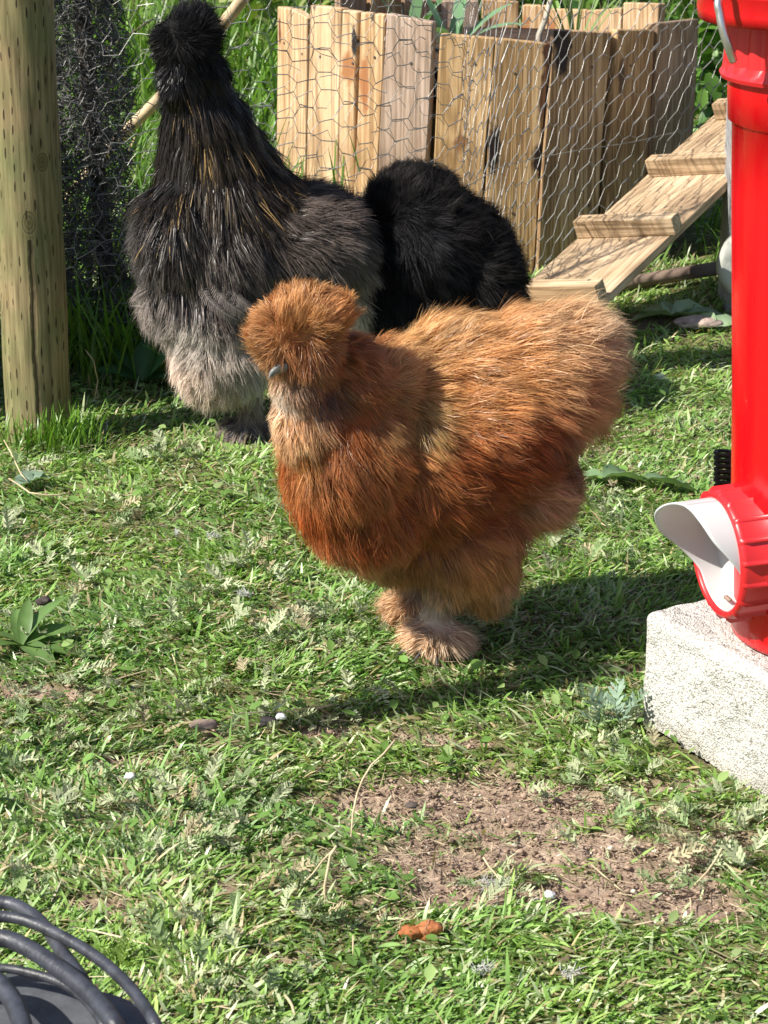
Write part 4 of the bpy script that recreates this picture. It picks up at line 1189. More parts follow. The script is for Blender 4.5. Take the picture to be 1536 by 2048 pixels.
def fur(name, me, guides, count, mat, parent, seed=0, segs=5, clumps=1500, clump=.6, wild=.25, front_only=None, mask=None, lscale=1., wscale=1., patchy=.8):
    rg = np.random.default_rng(seed)
    me.calc_loop_triangles()
    nv = len(me.vertices); co = np.empty(nv * 3, np.float32); me.vertices.foreach_get("co", co); co = co.reshape(-1, 3).astype(float)
    no = np.empty(nv * 3, np.float32); me.vertices.foreach_get("normal", no); no = no.reshape(-1, 3).astype(float)
    nt_ = len(me.loop_triangles); tr = np.empty(nt_ * 3, np.int32); me.loop_triangles.foreach_get("vertices", tr); tr = tr.reshape(-1, 3)
    a, b2, c = co[tr[:, 0]], co[tr[:, 1]], co[tr[:, 2]]
    area = np.linalg.norm(np.cross(b2 - a, c - a), axis=1)
    idx = rg.choice(nt_, count, p=area / area.sum())
    r1, r2 = rg.random(count), rg.random(count); q = np.sqrt(r1)
    w0, w1, w2 = 1 - q, q * (1 - r2), q * r2
    P = a[idx] * w0[:, None] + b2[idx] * w1[:, None] + c[idx] * w2[:, None]
    Nn = no[tr[idx, 0]] * w0[:, None] + no[tr[idx, 1]] * w1[:, None] + no[tr[idx, 2]] * w2[:, None]
    Nn /= np.linalg.norm(Nn, axis=1, keepdims=True) + 1e-9
    if mask is not None:
        k = mask(P, Nn, rg); P, Nn = P[k], Nn[k]
    n = len(P)
    wg = guide_eval(P, guides)
    D = wg @ np.array([tuple(g['d']) for g in guides])
    L = wg @ np.array([g['L'] for g in guides]) * lscale
    lift = wg @ np.array([g['lift'] for g in guides])
    Wd = wg @ np.array([g['w'] for g in guides]) * wscale
    # colours: take one guide at random by weight so that borders are ragged
    cum = np.cumsum(wg, 1); pick = (rg.random((n, 1)) > cum).sum(1).clip(0, len(guides) - 1)
    blend = .6
    c0 = (wg @ np.array([g['col'] for g in guides])) * blend + np.array([g['col'] for g in guides])[pick] * (1 - blend)
    c1 = (wg @ np.array([g['tip'] for g in guides])) * blend + np.array([g['tip'] for g in guides])[pick] * (1 - blend)
    alt = np.array([g['alt'] for g in guides])[pick]; ap = wg @ np.array([g['ap'] for g in guides])
    streak = noise(P, 110, seed + 3)
    isalt = rg.random(n) < ap * np.clip((streak - .35) * 4, 0, 2)
    c0[isalt] = alt[isalt]; c1[isalt] = alt[isalt] * 1.2
    patch = .62 + .76 * noise(P, 34, seed + 31) * (.6 + .8 * noise(P, 90, seed + 32))
    patch = np.clip(patch, .5, 1.35) * patchy + (1 - patchy)
    # flow noise
    fl = np.stack([noise(P, 38, seed + i) - .5 for i in (10, 11, 12)], -1) * wild * 2.4 + np.stack([noise(P, 110, seed + i) - .5 for i in (13, 14, 15)], -1) * wild * 1.5
    D = D + fl + rg.normal(0, wild * .33, (n, 3))
    near = None; crand = 0; cl_l = 1
    if clumps:
        seeds = rg.choice(n, min(clumps, n), replace=False)
        kd = KDTree(len(seeds))
        for i, s in enumerate(seeds): kd.insert(P[s], i)
        kd.balance()
        nid = np.fromiter((kd.find(p)[1] for p in P), np.int64, n)
        near = seeds[nid]
        D = D + rg.normal(0, wild * .75, (len(seeds), 3))[nid]
        crand = rg.normal(0, .16, len(seeds))[nid]; cl_l = rg.uniform(.75, 1.2, len(seeds))[nid]
    D = D - Nn * (D * Nn).sum(1, keepdims=True)
    D /= np.linalg.norm(D, axis=1, keepdims=True) + 1e-9
    lift = np.clip(lift + (noise(P, 60, seed + 20) - .5) * .5 + rg.normal(0, .12, n) + crand, .04, 1.5)
    L = L * cl_l * rg.uniform(.6, 1.2, n) * (.8 + .4 * noise(P, 45, seed + 21))
    curlv = rg.normal(0, .16, (n, 3))
    pts = [P - Nn * .002]
    cur = P - Nn * .002
    for s in range(segs):
        t = (s + .5) / segs
        lf = lift * (1.15 - .7 * t)
        d = D * np.cos(lf)[:, None] + Nn * np.sin(lf)[:, None] + curlv * t
        d[:, 2] -= .18 * t
        d /= np.linalg.norm(d, axis=1, keepdims=True)
        cur = cur + d * (L / segs)[:, None]; pts.append(cur)
    pts = np.stack(pts, 1)                                     # n, segs+1, 3
    # clumping
    if clumps:
        off = pts[near] - pts[near][:, :1] + pts[near][:, :1]
        tt = np.linspace(0, 1, segs + 1)[None, :, None] ** 1.4
        cl = clump * rg.uniform(.3, 1.0, (n, 1, 1))
        pts = pts * (1 - tt * cl) + off * tt * cl
        bright = rg.uniform(.72, 1.22, n)[near]
        c0 = c0 * bright[:, None]; c1 = c1 * bright[:, None]
    side = np.cross(pts[:, -1] - pts[:, 0], Nn); side /= np.linalg.norm(side, axis=1, keepdims=True) + 1e-9
    tw = rg.normal(0, .55, n)
    side = side * np.cos(tw)[:, None] + Nn * np.sin(tw)[:, None]
    Wd = Wd * rg.uniform(.6, 1.35, n)
    prof = np.interp(np.linspace(0, 1, segs + 1), [0, .25, .7, 1], [.8, 1, .75, .06])
    V = np.empty((n, segs + 1, 2, 3)); o_ = side[:, None, :] * (Wd[:, None] * prof[None] * .5)[:, :, None]
    V[:, :, 0] = pts - o_; V[:, :, 1] = pts + o_
    t = np.linspace(0, 1, segs + 1)[None, :, None]
    jit = rg.uniform(.78, 1.22, (n, 1, 1))
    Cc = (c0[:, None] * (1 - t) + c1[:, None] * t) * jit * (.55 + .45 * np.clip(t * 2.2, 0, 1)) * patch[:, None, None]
    Cc = np.repeat(Cc[:, :, None, :], 2, 2)
    base = (np.arange(n) * 2 * (segs + 1))[:, None]
    F = np.concatenate([base + np.array([2 * k, 2 * k + 1, 2 * k + 3, 2 * k + 2]) for k in range(segs)], 0)
    return npmesh(name, V.reshape(-1, 3), F, mat, parent, Cc.reshape(-1, 3))
def body_obj(name, me, guides, mat, dark=.8):
    nv = len(me.vertices); co = np.empty(nv * 3, np.float32); me.vertices.foreach_get("co", co); co = co.reshape(-1, 3).astype(float)
    wg = guide_eval(co, guides); c = wg @ np.array([g['col'] for g in guides]) * dark
    cc = np.ones((nv, 4), np.float32); cc[:, :3] = c
    a = me.color_attributes.new("Col", 'FLOAT_COLOR', 'POINT'); a.data.foreach_set("color", cc.ravel())
    me.materials.append(mat)
    o = bpy.data.objects.new(name, me); link(o); return o
M_skin = strandmat("bird_skin", 0, .8, .2)
def feather(P, nrm, w_, col, parent, name="wing_feather", mat=None):
    """a vaned feather: fine barbs leaving a shaft along the points P"""
    P = spline(P, 14); n = len(P); Vs = []; Fs = []; Cs = []; k = 0
    for i, p in enumerate(P):
        t = i / (n - 1); d = (P[min(i + 1, n - 1)] - P[max(i - 1, 0)]).normalized(); s_ = d.cross(nrm).normalized()
        ww = w_ * .55 * (min(1, t * 5 + .2) * (1 - max(0, (t - .7) / .3) ** 2 * .9))
        for sg in (-1, 1):
            for q in range(2):
                o_ = p + d * (q * .0006 + float(rng.normal(0, .0002)))
                a_ = (s_ * sg * .85 + d * .55 - nrm * (.12 + .1 * float(rng.random()))).normalized()
                L_ = ww * (1.1 if sg > 0 else .75) * float(rng.uniform(.85, 1.1)); hw = d * .00055
                e = o_ + a_ * L_
                Vs += [tuple(o_ - hw), tuple(o_ + hw), tuple(e + hw * .7), tuple(e - hw * .7)]; Fs.append((k, k + 1, k + 2, k + 3)); k += 4
                j = float(rng.uniform(.75, 1.25)); c0 = np.array(col) * j; c1 = np.array(col) * j * (.35 if sg < 0 else 1.1)
                Cs += [c0, c0, c1, c1]
    V, F = tube(P, [.0005] * n, 4, False)
    Vs += V; Fs += [tuple(x + k for x in f) for f in F]; Cs += [np.array(col) * 1.5] * len(V)
    return npmesh(name, Vs, Fs, mat or M_black, parent, np.array(Cs))
def toes(root, base, heads, L=.028, r=.0028, col=(.075, .075, .085)):
    for hd in heads:
        d = Vector((math.cos(hd), math.sin(hd), 0))
        P = [base + Vector((0, 0, .008)), base + d * L * .4 + Vector((0, 0, .006)), base + d * L * .75 + Vector((0, 0, .004)), base + d * L + Vector((0, 0, .001)), base + d * (L + .008) + Vector((0, 0, -.002))]
        V, F = tube(spline(P, 3), [r * (1.1 - .075 * i) for i in range(13)], 8)
        npmesh("toe", V, F, bpy.data.materials.get("toe_skin") or plain("toe_skin", col, .5, .4, .4, 300, .3, 100), root, None, True)

# --- red hen
YH = 1.93
hen_e = [
    (700, 905, YH - .04, .060, .070, .078, 0), (735, 985, YH - .03, .062, .068, .060, 20), (850, 900, YH, .090, .082, .082, 0), (960, 850, YH + .01, .085, .080, .075, 0),
    (1050, 757, YH + .03, .070, .073, .057, 0), (1115, 768, YH + .045, .042, .058, .047, 0), (950, 752, YH + .02, .070, .065, .046, -14), (1120, 715, YH + .045, .045, .055, .042, 0), (860, 790, YH, .06, .06, .045, -15),
    (1050, 940, YH + .02, .045, .055, .050, 0), (930, 1060, YH - .005, .050, .055, .052, 0), (790, 1060, YH, .048, .055, .040, 0), (965, 1135, YH - .005, .030, .036, .034, 0), (900, 1140, YH - .005, .026, .034, .030, 0),
    (622, 828, YH - .072, .032, .038, .044, 0), (695, 765, YH - .055, .036, .040, .040, 20), (770, 770, YH - .03, .032, .045, .034, -20),
    (605, 700, YH - .085, .031, .032, .032, 0), (612, 645, YH - .085, .030, .030, .026, 0), (560, 672, YH - .10, .021, .023, .025, 0), (655, 630, YH - .08, .018, .024, .017, 0), (598, 772, YH - .088, .022, .026, .024, 0),
    (878, 1222, YH - .01, .012, .013, .032, 0), (872, 1268, YH - .015, .026, .028, .013, 0),
    (822, 1182, YH + .055, .011, .012, .030, 0), (815, 1205, YH + .05, .020, .022, .012, 0)]
OR, CH, RU, BF = (.50, .21, .075), (.42, .115, .03), (.33, .085, .03), (.62, .33, .15)
TIPB = (.74, .45, .22)
hg = [
    gd(600, 575, YH, -.1, 1, .017, .8, (0.475, 0.192, 0.062), (0.601, 0.324, 0.130)), gd(690, 600, YH, .8, .6, .017, .55, (0.494, 0.200, 0.062), (0.660, 0.342, 0.130)), gd(520, 620, YH, -.8, .4, .018, .6, (0.399, 0.152, 0.050), (0.582, 0.297, 0.115)),
    gd(500, 680, YH, -.8, -.35, .019, .5, (0.485, 0.225, 0.079), (0.660, 0.420, 0.220)), gd(530, 720, YH, -.35, -.9, .018, .45, (0.533, 0.288, 0.094), (0.700, 0.500, 0.260)),
    gd(600, 640, YH, .1, -.7, .018, .9, (0.314, 0.112, 0.037), (0.399, 0.160, 0.062)), gd(640, 690, YH, .6, -.6, .020, .6, (0.304, 0.112, 0.043), (0.485, 0.234, 0.094)), gd(610, 715, YH, .1, -1, .017, .5, (0.252, 0.135, 0.072), (0.400, 0.240, 0.150)),
    gd(568, 735, YH, .2, -.8, .008, .4, (0.620, 0.550, 0.480), (0.750, 0.620, 0.500), .0006), gd(560, 775, YH, -.5, -.7, .014, .5, (0.698, 0.378, 0.158), (0.850, 0.600, 0.380)), gd(610, 790, YH, .2, -1, .018, .45, (0.570, 0.232, 0.068), (0.800, 0.500, 0.270)),
    gd(545, 830, YH, -.3, -1, .020, .4, OR, TIPB), gd(620, 850, YH, .1, -1, .020, .45, (0.427, 0.136, 0.034), (0.640, 0.324, 0.108)), gd(660, 850, YH, .4, -1, .022, .25, (.27, .08, .025), (.40, .15, .05)), gd(650, 725, YH, .3, -1, .015, .35, (.10, .065, .055), (.17, .11, .085)), gd(618, 700, YH, .0, -1, .014, .5, (.12, .075, .06), (.20, .13, .09)), gd(600, 900, YH, .1, -1, .024, .3, (.42, .12, .03), (.5, .2, .07)), gd(700, 790, YH, .3, -1, .022, .25, (0.237, 0.064, 0.019), (0.332, 0.112, 0.031)),  # the dark grey guides put the face shadow into the down colour
    gd(710, 730, YH, 1, -.3, .028, .3, (0.323, 0.104, 0.031), (0.427, 0.160, 0.050)), gd(780, 760, YH, 1, -.45, .030, .3, (0.323, 0.092, 0.031), (0.520, 0.340, 0.140)), gd(820, 790, YH, .9, -.6, .028, .3, (0.369, 0.180, 0.058), (0.600, 0.420, 0.170)),
    gd(690, 680, YH, .7, -.5, .022, .4, (0.380, 0.136, 0.043), (0.475, 0.192, 0.062)),
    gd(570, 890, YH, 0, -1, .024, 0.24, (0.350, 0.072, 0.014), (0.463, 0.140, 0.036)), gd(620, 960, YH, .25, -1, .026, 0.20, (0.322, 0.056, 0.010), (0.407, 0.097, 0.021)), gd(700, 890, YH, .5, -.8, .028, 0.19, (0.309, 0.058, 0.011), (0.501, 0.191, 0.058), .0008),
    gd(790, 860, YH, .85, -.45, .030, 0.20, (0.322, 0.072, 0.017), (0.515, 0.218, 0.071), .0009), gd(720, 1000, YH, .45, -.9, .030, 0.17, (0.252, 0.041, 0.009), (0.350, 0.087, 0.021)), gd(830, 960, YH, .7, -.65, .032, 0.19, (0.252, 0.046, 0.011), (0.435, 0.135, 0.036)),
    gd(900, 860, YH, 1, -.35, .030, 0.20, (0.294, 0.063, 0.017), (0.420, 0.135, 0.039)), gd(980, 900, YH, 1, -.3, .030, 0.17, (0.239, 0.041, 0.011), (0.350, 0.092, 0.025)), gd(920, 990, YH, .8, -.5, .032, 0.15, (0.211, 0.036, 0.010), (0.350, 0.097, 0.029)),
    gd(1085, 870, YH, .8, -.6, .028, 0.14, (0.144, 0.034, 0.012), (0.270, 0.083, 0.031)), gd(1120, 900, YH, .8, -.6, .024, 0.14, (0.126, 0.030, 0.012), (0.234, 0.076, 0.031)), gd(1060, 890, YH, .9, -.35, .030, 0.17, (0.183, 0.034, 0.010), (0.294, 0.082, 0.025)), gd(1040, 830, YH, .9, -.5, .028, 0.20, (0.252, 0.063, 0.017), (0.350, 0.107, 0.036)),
    gd(800, 700, YH, .6, .4, .026, .45, (0.601, 0.279, 0.086), (0.800, 0.520, 0.240)), gd(900, 650, YH, .7, .5, .026, .45, (0.601, 0.279, 0.086), (0.780, 0.480, 0.220)), gd(1000, 620, YH, .8, .5, .026, .4, (0.621, 0.297, 0.101), (0.760, 0.460, 0.220)),
    gd(900, 760, YH, 1, 0, .032, .3, (0.513, 0.192, 0.056), (0.679, 0.342, 0.122)), gd(1000, 730, YH, 1, -.05, .034, .3, (0.570, 0.232, 0.074), (0.737, 0.405, 0.158)), gd(1100, 640, YH, 1, .3, .030, .4, (0.582, 0.288, 0.108), (0.720, 0.480, 0.270)),
    gd(1200, 680, YH, 1, .15, .032, .5, (0.620, 0.380, 0.200), (0.740, 0.550, 0.360)), gd(1130, 760, YH, 1, -.15, .036, .3, (0.553, 0.261, 0.094), (0.700, 0.430, 0.220)), gd(1220, 790, YH, 1, -.25, .034, .45, (0.563, 0.288, 0.115), (0.700, 0.480, 0.270)),
    gd(1150, 840, YH, .9, -.55, .034, .4, (0.446, 0.207, 0.079), (0.600, 0.380, 0.200)), gd(1090, 960, YH, .9, -.4, .034, .35, (0.504, 0.243, 0.122), (0.660, 0.420, 0.280)), gd(1110, 1030, YH, .7, -.7, .030, .4, (0.485, 0.234, 0.094), (0.640, 0.400, 0.220)),
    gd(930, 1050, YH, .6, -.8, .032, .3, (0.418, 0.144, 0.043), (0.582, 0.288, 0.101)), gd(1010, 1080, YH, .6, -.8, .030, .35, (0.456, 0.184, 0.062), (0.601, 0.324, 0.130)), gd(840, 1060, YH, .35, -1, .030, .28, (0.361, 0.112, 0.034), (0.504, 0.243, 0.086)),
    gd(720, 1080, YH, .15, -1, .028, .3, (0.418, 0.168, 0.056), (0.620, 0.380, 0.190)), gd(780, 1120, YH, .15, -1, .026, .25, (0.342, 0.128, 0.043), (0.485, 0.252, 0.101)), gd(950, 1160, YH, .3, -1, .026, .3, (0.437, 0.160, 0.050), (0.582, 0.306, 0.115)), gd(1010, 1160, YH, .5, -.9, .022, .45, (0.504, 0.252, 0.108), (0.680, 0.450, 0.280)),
    gd(870, 1215, YH, 0, -1, .012, .5, (0.700, 0.550, 0.440), (0.800, 0.650, 0.520)), gd(860, 1262, YH, -.3, -.8, .020, .8, (0.620, 0.380, 0.200), (0.780, 0.560, 0.360), .001), gd(920, 1268, YH, .9, -.5, .024, .6, (0.620, 0.420, 0.260), (0.800, 0.600, 0.420), .001), gd(820, 1268, YH, -.9, -.4, .020, .6, (0.522, 0.208, 0.068), (0.700, 0.420, 0.220), .001),
    gd(800, 1190, YH, -.8, -.5, .020, .6, (0.563, 0.297, 0.115), (0.740, 0.520, 0.300))]
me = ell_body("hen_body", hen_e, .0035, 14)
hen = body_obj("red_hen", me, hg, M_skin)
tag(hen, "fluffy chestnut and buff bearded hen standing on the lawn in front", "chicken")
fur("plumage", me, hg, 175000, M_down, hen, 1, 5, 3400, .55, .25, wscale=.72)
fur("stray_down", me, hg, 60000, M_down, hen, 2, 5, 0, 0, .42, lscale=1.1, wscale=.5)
k_ = 150
tp_ = [W(rng.uniform(1080, 1190), rng.uniform(610, 760), YH + rng.uniform(-.02, .09)) for _ in range(k_)]
tx = np.array([tuple(p) for p in tp_])
tcol = np.array([.66, .45, .26]) * rng.uniform(.8, 1.2, (k_, 1))
V, F, Cc = blades(tx[:, 0], tx[:, 1], tx[:, 2], rng.uniform(.022, .045, k_), np.full(k_, .0006), rng.uniform(-.9, .9, k_), rng.uniform(.3, 1.3, k_), rng.uniform(.5, 2.6, k_), tcol, tcol * 1.15, 6)
npmesh("tail_wisps", V, F, M_down, hen, Cc)
# beak
def beak(px, py, Yv, L, hd, drop, r, parent, col):
    b0 = W(px, py, Yv); d = Vector((math.cos(hd), math.sin(hd), 0))
    P = [b0 - d * L * .3, b0, b0 + d * L * .45 + Vector((0, 0, -.12 * L)), b0 + d * L * .8 + Vector((0, 0, -drop * .5 * L)), b0 + d * L + Vector((0, 0, -drop * L))]
    V, F = tube(spline(P, 4), list(np.interp(np.linspace(0, 1, 17), [0, .3, .7, 1], [r, r * .95, r * .55, r * .1])), 12)
    o = npmesh("beak", V, F, plain("beak_horn", col, .4, .5, .2, 200, .3, 120), parent, None, True)
    P2 = [p - Vector((0, 0, r * .75)) for p in P[:4]]
    V, F = tube(spline(P2, 4), list(np.interp(np.linspace(0, 1, 13), [0, .5, 1], [r * .6, r * .5, r * .15])), 10)
    npmesh("lower_beak", V, F, plain("beak_horn_low", tuple(c * 1.1 for c in col), .5, .4), o, None, True)
    return o
beak(564, 733, YH - .1165, .0120, R(207), .75, .0040, hen, (.17, .18, .175))
for (px, py, Yv) in ((636, 700, YH - .122),):
    c = W(px, py, Yv + .010)
    V, F = lathe([(.0001, -.0035), (.0025, -.0025), (.0035, 0), (.0025, .0025), (.0001, .0035)], 16)
    o = npmesh("eye", np.array(V) + np.array(c), F, plain("eye_dark", (.02, .012, .01), .1, .6), hen, None, True)
tb = W(872, 1290, YH - .02); tb.z = .004
toes(hen, Vector((tb.x, tb.y, .006)), [R(200), R(235), R(270), R(320)], .030)
tb2 = W(812, 1215, YH + .05); toes(hen, Vector((tb2.x, tb2.y, .006)), [R(185), R(225), R(265)], .028)
# folded wing feathers

# --- grey and black rooster
YR = 2.60
ro_e = [
    (400, 220, YR, .043, .045, .045, 0), (425, 300, YR + .015, .060, .058, .05, 0), (450, 385, YR + .02, .082, .072, .05, 0), (520, 440, YR + .03, .080, .075, .05, 0), (405, 425, YR + .01, .066, .060, .05, 0),
    (385, 140, YR - .01, .034, .036, .045, 0), (372, 95, YR - .02, .032, .034, .040, 0), (385, 58, YR - .02, .030, .030, .024, 0), (345, 80, YR - .03, .022, .022, .024, 0), (345, 165, YR - .03, .018, .022, .026, 0),
    (395, 180, YR, .036, .038, .050, 0), (415, 260, YR + .01, .050, .050, .055, 0), (440, 345, YR + .02, .070, .062, .058, 0), (455, 420, YR + .02, .088, .075, .060, 0),
    (360, 470, YR - .01, .050, .065, .065, 0), (450, 500, YR + .01, .098, .085, .070, 0), (580, 480, YR + .04, .085, .085, .062, 0), (655, 510, YR + .06, .055, .07, .060, 0), (680, 580, YR + .06, .038, .055, .065, 0),
    (370, 580, YR - .01, .048, .06, .060, 0), (450, 620, YR - .01, .075, .07, .065, 0), (450, 700, YR - .02, .062, .06, .052, 0), (445, 745, YR - .02, .050, .05, .032, 0), (560, 640, YR + .03, .07, .07, .06, 0), (690, 670, YR + .05, .028, .04, .03, 0), (620, 640, YR + .05, .05, .05, .05, 0),
    (500, 815, YR - .02, .013, .014, .032, 0), (492, 858, YR - .02, .026, .028, .014, 0), (590, 815, YR + .06, .013, .014, .03, 0), (590, 840, YR + .06, .022, .022, .014, 0)]
BK, BG, GR, LG, GO = (.009, .008, .009), (.040, .032, .029), (.115, .098, .092), (.25, .225, .205), (.42, .27, .10)
rg_ = [
    gd(390, 20, YR, .2, 1, .022, .6, BK, (0.020, 0.020, 0.025)), gd(310, 60, YR, -.9, .3, .018, .6, BK, BK), gd(440, 70, YR, .9, .1, .024, .45, BK, (0.020, 0.020, 0.020)), gd(330, 110, YR, -.6, -.6, .018, .5, BK, BK), gd(380, 110, YR, .5, -.7, .022, .4, BK, BK),
    gd(330, 180, YR, -.3, -1, .018, .5, BK, BK), gd(440, 150, YR, .5, -.9, .034, .2, BK, (0.020, 0.018, 0.016)), gd(390, 190, YR, .1, -1, .040, .12, (0.014, 0.012, 0.012), (0.049, 0.035, 0.027), .0009, alt=GO, ap=.08),
    gd(350, 270, YR, -.1, -1, .045, .1, (0.014, 0.013, 0.014), (0.049, 0.039, 0.035), .0009), gd(440, 260, YR, .25, -1, .045, .1, (0.026, 0.019, 0.014), (0.093, 0.065, 0.040), .0010, alt=GO, ap=.24), gd(500, 280, YR, .45, -1, .045, .12, (0.016, 0.013, 0.012), (0.057, 0.038, 0.027), .0009, alt=GO, ap=.12),
    gd(340, 360, YR, -.05, -1, .050, .08, (0.008, 0.007, 0.008), (0.027, 0.021, 0.018), .0010, alt=GO, ap=.06), gd(430, 350, YR, .1, -1, .050, .1, (0.031, 0.022, 0.017), (0.068, 0.051, 0.034), .0011, alt=(0.275, 0.198, 0.099), ap=.12), gd(530, 370, YR, .55, -.9, .050, .12, (0.009, 0.007, 0.007), (0.036, 0.024, 0.018), .0010, alt=GO, ap=.12),
    gd(340, 440, YR, 0, -1, .045, .12, (0.012, 0.011, 0.012), (0.045, 0.036, 0.032), .0011, alt=(0.254, 0.217, 0.184), ap=.10), gd(430, 450, YR, .1, -1, .045, .14, (0.031, 0.024, 0.020), (0.096, 0.075, 0.065), .0012, alt=(0.254, 0.241, 0.199), ap=.08), gd(520, 450, YR, .2, -1, .042, .2, (0.031, 0.024, 0.020), (0.090, 0.071, 0.058), .0010),
    gd(370, 540, YR, .15, -1, .042, .14, (0.027, 0.020, 0.018), (0.102, 0.080, 0.069), .0013, alt=(0.282, 0.219, 0.185), ap=.07), gd(450, 560, YR, .3, -1, .042, .16, (0.027, 0.020, 0.018), (0.090, 0.071, 0.061), .0013, alt=(0.256, 0.195, 0.174), ap=.07),
    gd(600, 430, YR, .7, .3, .034, .5, (0.092, 0.070, 0.060), (0.167, 0.131, 0.112), .0010), gd(680, 430, YR, .8, .1, .034, .55, (0.101, 0.076, 0.066), (0.185, 0.143, 0.125), .0010), gd(560, 510, YR, .6, -.7, .034, .45, (0.053, 0.039, 0.033), (0.150, 0.118, 0.103), .0011), gd(650, 520, YR, .5, -.8, .040, .35, (0.047, 0.035, 0.032), (0.150, 0.122, 0.109), .0013, alt=(0.221, 0.189, 0.171), ap=.1),
    gd(740, 500, YR, .8, -.4, .034, .5, (0.081, 0.063, 0.055), (0.209, 0.177, 0.158), .0010), gd(735, 580, YR, .4, -.9, .036, .35, (0.293, 0.234, 0.202), (0.365, 0.296, 0.259), .0011), gd(700, 640, YR, .3, -1, .030, .4, (0.473, 0.394, 0.342), (0.647, 0.624, 0.555), .0009), gd(745, 680, YR, .8, -.4, .026, .6, (0.645, 0.553, 0.481), (0.602, 0.552, 0.504), .0008),
    gd(270, 430, YR, -.6, -.7, .026, .45, (0.077, 0.068, 0.067), (0.128, 0.116, 0.110), .0008), gd(290, 520, YR, -.5, -.8, .028, .5, (0.109, 0.097, 0.093), (0.127, 0.113, 0.107), .0008), gd(310, 600, YR, -.5, -.8, .028, .55, (0.258, 0.219, 0.196), (0.430, 0.366, 0.333), .0008),
    gd(400, 640, YR, -.1, -1, .024, .6, (0.452, 0.366, 0.315), (0.647, 0.593, 0.517), .0008), gd(470, 680, YR, .1, -1, .024, .6, (0.409, 0.327, 0.278), (0.647, 0.553, 0.481), .0008), gd(380, 720, YR, -.4, -.8, .028, .5, (0.554, 0.419, 0.351), (0.977, 0.763, 0.632), .0008), gd(450, 760, YR, 0, -1, .028, .4, (0.413, 0.324, 0.269), (0.717, 0.586, 0.475), .0008),
    gd(520, 740, YR, .2, -1, .026, .45, (0.559, 0.464, 0.407), (0.647, 0.624, 0.555), .0008), gd(540, 620, YR, .2, -1, .024, .4, (0.280, 0.227, 0.205), (0.430, 0.355, 0.315)), gd(495, 860, YR, -.5, -.5, .026, .6, (0.081, 0.062, 0.058), (0.209, 0.173, 0.158), .0012), gd(500, 815, YR, 0, -1, .018, .5, (0.303, 0.245, 0.211), (0.465, 0.378, 0.316))]
me = ell_body("rooster_body", ro_e, .004, 40)
roo = body_obj("dark_rooster", me, rg_, M_skin, .4)
tag(roo, "tall dark rooster with black crest, gold flecked neck and grey fluff beside the post", "chicken")
low = lambda P, N_, r_: (P[:, 2] < W(400, 590, YR).z) | (P[:, 0] < W(325, 500, YR).x) | (P[:, 0] > W(560, 500, YR).x) | (P[:, 2] > W(400, 130, YR).z)
hi_ = lambda P, N_, r_: (P[:, 2] > W(400, 640, YR).z) & (P[:, 2] < W(400, 110, YR).z) & (P[:, 0] > W(315, 500, YR).x)
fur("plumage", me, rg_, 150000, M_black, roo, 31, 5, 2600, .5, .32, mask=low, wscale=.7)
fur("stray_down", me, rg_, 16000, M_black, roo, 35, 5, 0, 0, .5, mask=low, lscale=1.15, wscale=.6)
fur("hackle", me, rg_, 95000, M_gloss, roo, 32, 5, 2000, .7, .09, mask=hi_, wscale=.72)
for i in range(3):
    P = [W(388 + i * 26, 545 - i * 3, YR - .060), W(418 + i * 26, 600 - i * 6, YR - .085), W(462 + i * 20, 634 - i * 9, YR - .090), W(512 + i * 12, 652 - i * 10, YR - .078)]
    feather(P, Vector((.25 * (i - 1), -1, .25)).normalized(), .015, (.15 - .012 * i, .13 - .01 * i, .12 - .01 * i), roo)
beak(322, 105, YR - .0, .014, R(175), .5, .005, roo, (.06, .06, .065))
tb = W(488, 868, YR - .03); toes(roo, Vector((tb.x, tb.y, .006)), [R(185), R(225), R(265), R(310)], .020, .003)
tb = W(590, 845, YR + .06); toes(roo, Vector((tb.x, tb.y, .006)), [R(200), R(240), R(280)], .020, .003)

# --- black hen
YB = 2.70
bl_e = [(830, 430, YB, .062, .07, .056, 0), (860, 500, YB, .085, .085, .075, 0), (920, 520, YB, .065, .07, .065, 0), (965, 555, YB - .02, .045, .055, .055, 0), (990, 600, YB - .03, .034, .045, .045, 0),
        (780, 480, YB + .01, .055, .06, .055, 0), (830, 590, YB, .09, .085, .065, 0), (900, 640, YB - .02, .06, .06, .05, 0), (820, 660, YB - .01, .04, .05, .04, 0),
        (810, 730, YB - .01, .013, .013, .04, 0), (810, 765, YB - .02, .024, .026, .013, 0), (900, 730, YB + .02, .013, .013, .04, 0), (900, 755, YB + .02, .024, .026, .013, 0)]
K0, K1 = (.006, .006, .0065), (.022, .018, .017)
bgd = [gd(740, 370, YB, -.4, .9, .024, .5, K0, K1), gd(820, 330, YB, .1, 1, .024, .5, K0, K1), gd(900, 370, YB, .6, .8, .024, .5, K0, K1), gd(960, 450, YB, .8, .4, .024, .5, K0, K1), gd(1020, 520, YB, 1, 0, .026, .45, K0, K1), gd(1030, 600, YB, .8, -.6, .024, .4, K0, K1, alt=(.2, .16, .15), ap=.03),
       gd(830, 450, YB, .4, -.6, .028, .35, K0, (.015, .015, .019)), gd(900, 520, YB, .7, -.6, .030, .3, K0, (.014, .014, .017)), gd(960, 580, YB, .5, -.8, .030, .3, K0, K1, alt=(.2, .18, .17), ap=.04), gd(820, 560, YB, .2, -1, .030, .3, K0, K1), gd(800, 650, YB, 0, -1, .024, .35, (.012, .013, .014), (.03, .035, .035), alt=(.2, .22, .22), ap=.15)]
me = ell_body("black_hen_body", bl_e, .0045)
blk_h = body_obj("black_hen", me, bgd, M_skin)
tag(blk_h, "fluffy jet black hen with lowered head behind the rooster and red hen", "chicken")
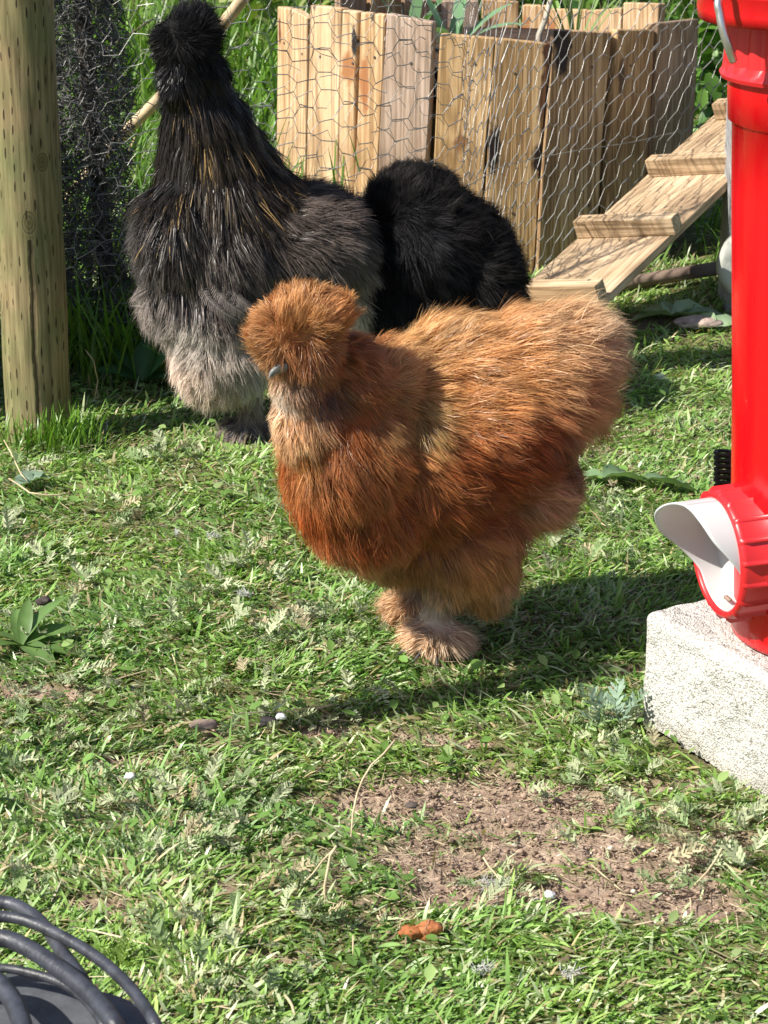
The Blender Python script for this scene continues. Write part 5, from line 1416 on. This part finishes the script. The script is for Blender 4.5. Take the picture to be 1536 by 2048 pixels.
fur("plumage", me, bgd, 90000, M_black, blk_h, 61, 5, 2200, .5, .32, wscale=.7)
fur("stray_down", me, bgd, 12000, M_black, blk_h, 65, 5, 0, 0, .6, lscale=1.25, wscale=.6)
tb = W(805, 770, YB - .03); toes(blk_h, Vector((tb.x, tb.y, .006)), [R(200), R(250), R(290)], .03)
tb = W(900, 760, YB); toes(blk_h, Vector((tb.x, tb.y, .006)), [R(220), R(270), R(320)], .03)
# its lowered head, turned away to the right
beak(1000, 640, YB - .02, .014, R(-30), .6, .005, blk_h, (.05, .05, .055))

# ------------------------------------------------------------------ background planting
def shrub(name, c, rx, ry, rz, n, size, cols, label, cat="shrub"):
    root = empty(name, (c[0], c[1], 0)); tag(root, label, cat, "shrubs beyond the wire fence")
    rg = np.random.default_rng(int(abs(c[0] * 1000)) + n)
    lv, lf = leaf_shape(1, .55, .25, .5, 4)
    Vs, Fs, Cs = [], [], []; k = 0
    for i in range(n):
        d = rg.normal(0, 1, 3); d /= np.linalg.norm(d); r = rg.uniform(.25, 1) ** .5
        p = np.array([d[0] * rx * r, d[1] * ry * r, c[2] + d[2] * rz * r])
        if noise((p + np.array([c[0], c[1], 0]))[None], 9, 90)[0] < .38: continue
        if p[2] < .01: continue
        Vp = place(lv, p, rg.uniform(0, 6.28), rg.uniform(-.9, .9), rg.uniform(-.6, .6), size * rg.uniform(.5, 1.3))
        cc = np.array(cols[rg.integers(len(cols))]) * rg.uniform(.6, 1.3)
        Vs.append(Vp); Fs.append(lf + k); k += len(Vp); Cs.append(np.repeat(cc[None], len(Vp), 0))
    npmesh("foliage", np.concatenate(Vs), np.concatenate(Fs), M_leaf, root, np.concatenate(Cs))
    mb = MB()
    for i in range(9):
        e = Vector((rg.normal(0, rx * .5), rg.normal(0, ry * .5), c[2] + rz * rg.uniform(0, .8)))
        mb.tube(spline([(rg.normal(0, .03), rg.normal(0, .03), -.02), (e.x * .5, e.y * .5, e.z * .5), tuple(e)], 4), list(np.linspace(.006, .002, 9)), 6)
    mb.build("stems", plain("stem_brown", (.16, .12, .07), .8, .2), root, True)
gcol = [(.10, .22, .035), (.15, .30, .045), (.07, .16, .04), (.20, .34, .09)]
shrub("leafy_shrub", (.74, 4.35, .22), .22, .22, .30, 1500, .05, gcol, "light green leafy shrub between planter and concrete post")
shrub("leafy_shrub", (.55, 5.3, .3), .5, .3, .38, 1500, .06, gcol, "mid green shrub behind the planter's right end")
shrub("leafy_shrub", (-.10, 5.0, .22), .35, .3, .28, 1100, .055, [(.22, .28, .08), (.32, .36, .14), (.12, .2, .04)], "pale yellow green shrub behind the planter's left end")
shrub("leafy_shrub", (-.85, 4.4, .2), .3, .3, .25, 1000, .05, [(.10, .16, .05), (.2, .22, .08)], "dull green shrub behind the rolled wire")
shrub("leafy_shrub", (.0, 7.2, .5), 1.3, .5, .6, 2200, .09, gcol, "wide dark shrub farthest back in the middle")
shrub("leafy_shrub", (1.9, 6.3, .5), .9, .6, .7, 1500, .09, gcol, "large shrub far back on the right")
shrub("leafy_shrub", (-1.9, 6.2, .5), .9, .6, .7, 1500, .09, gcol, "large shrub far back on the left")
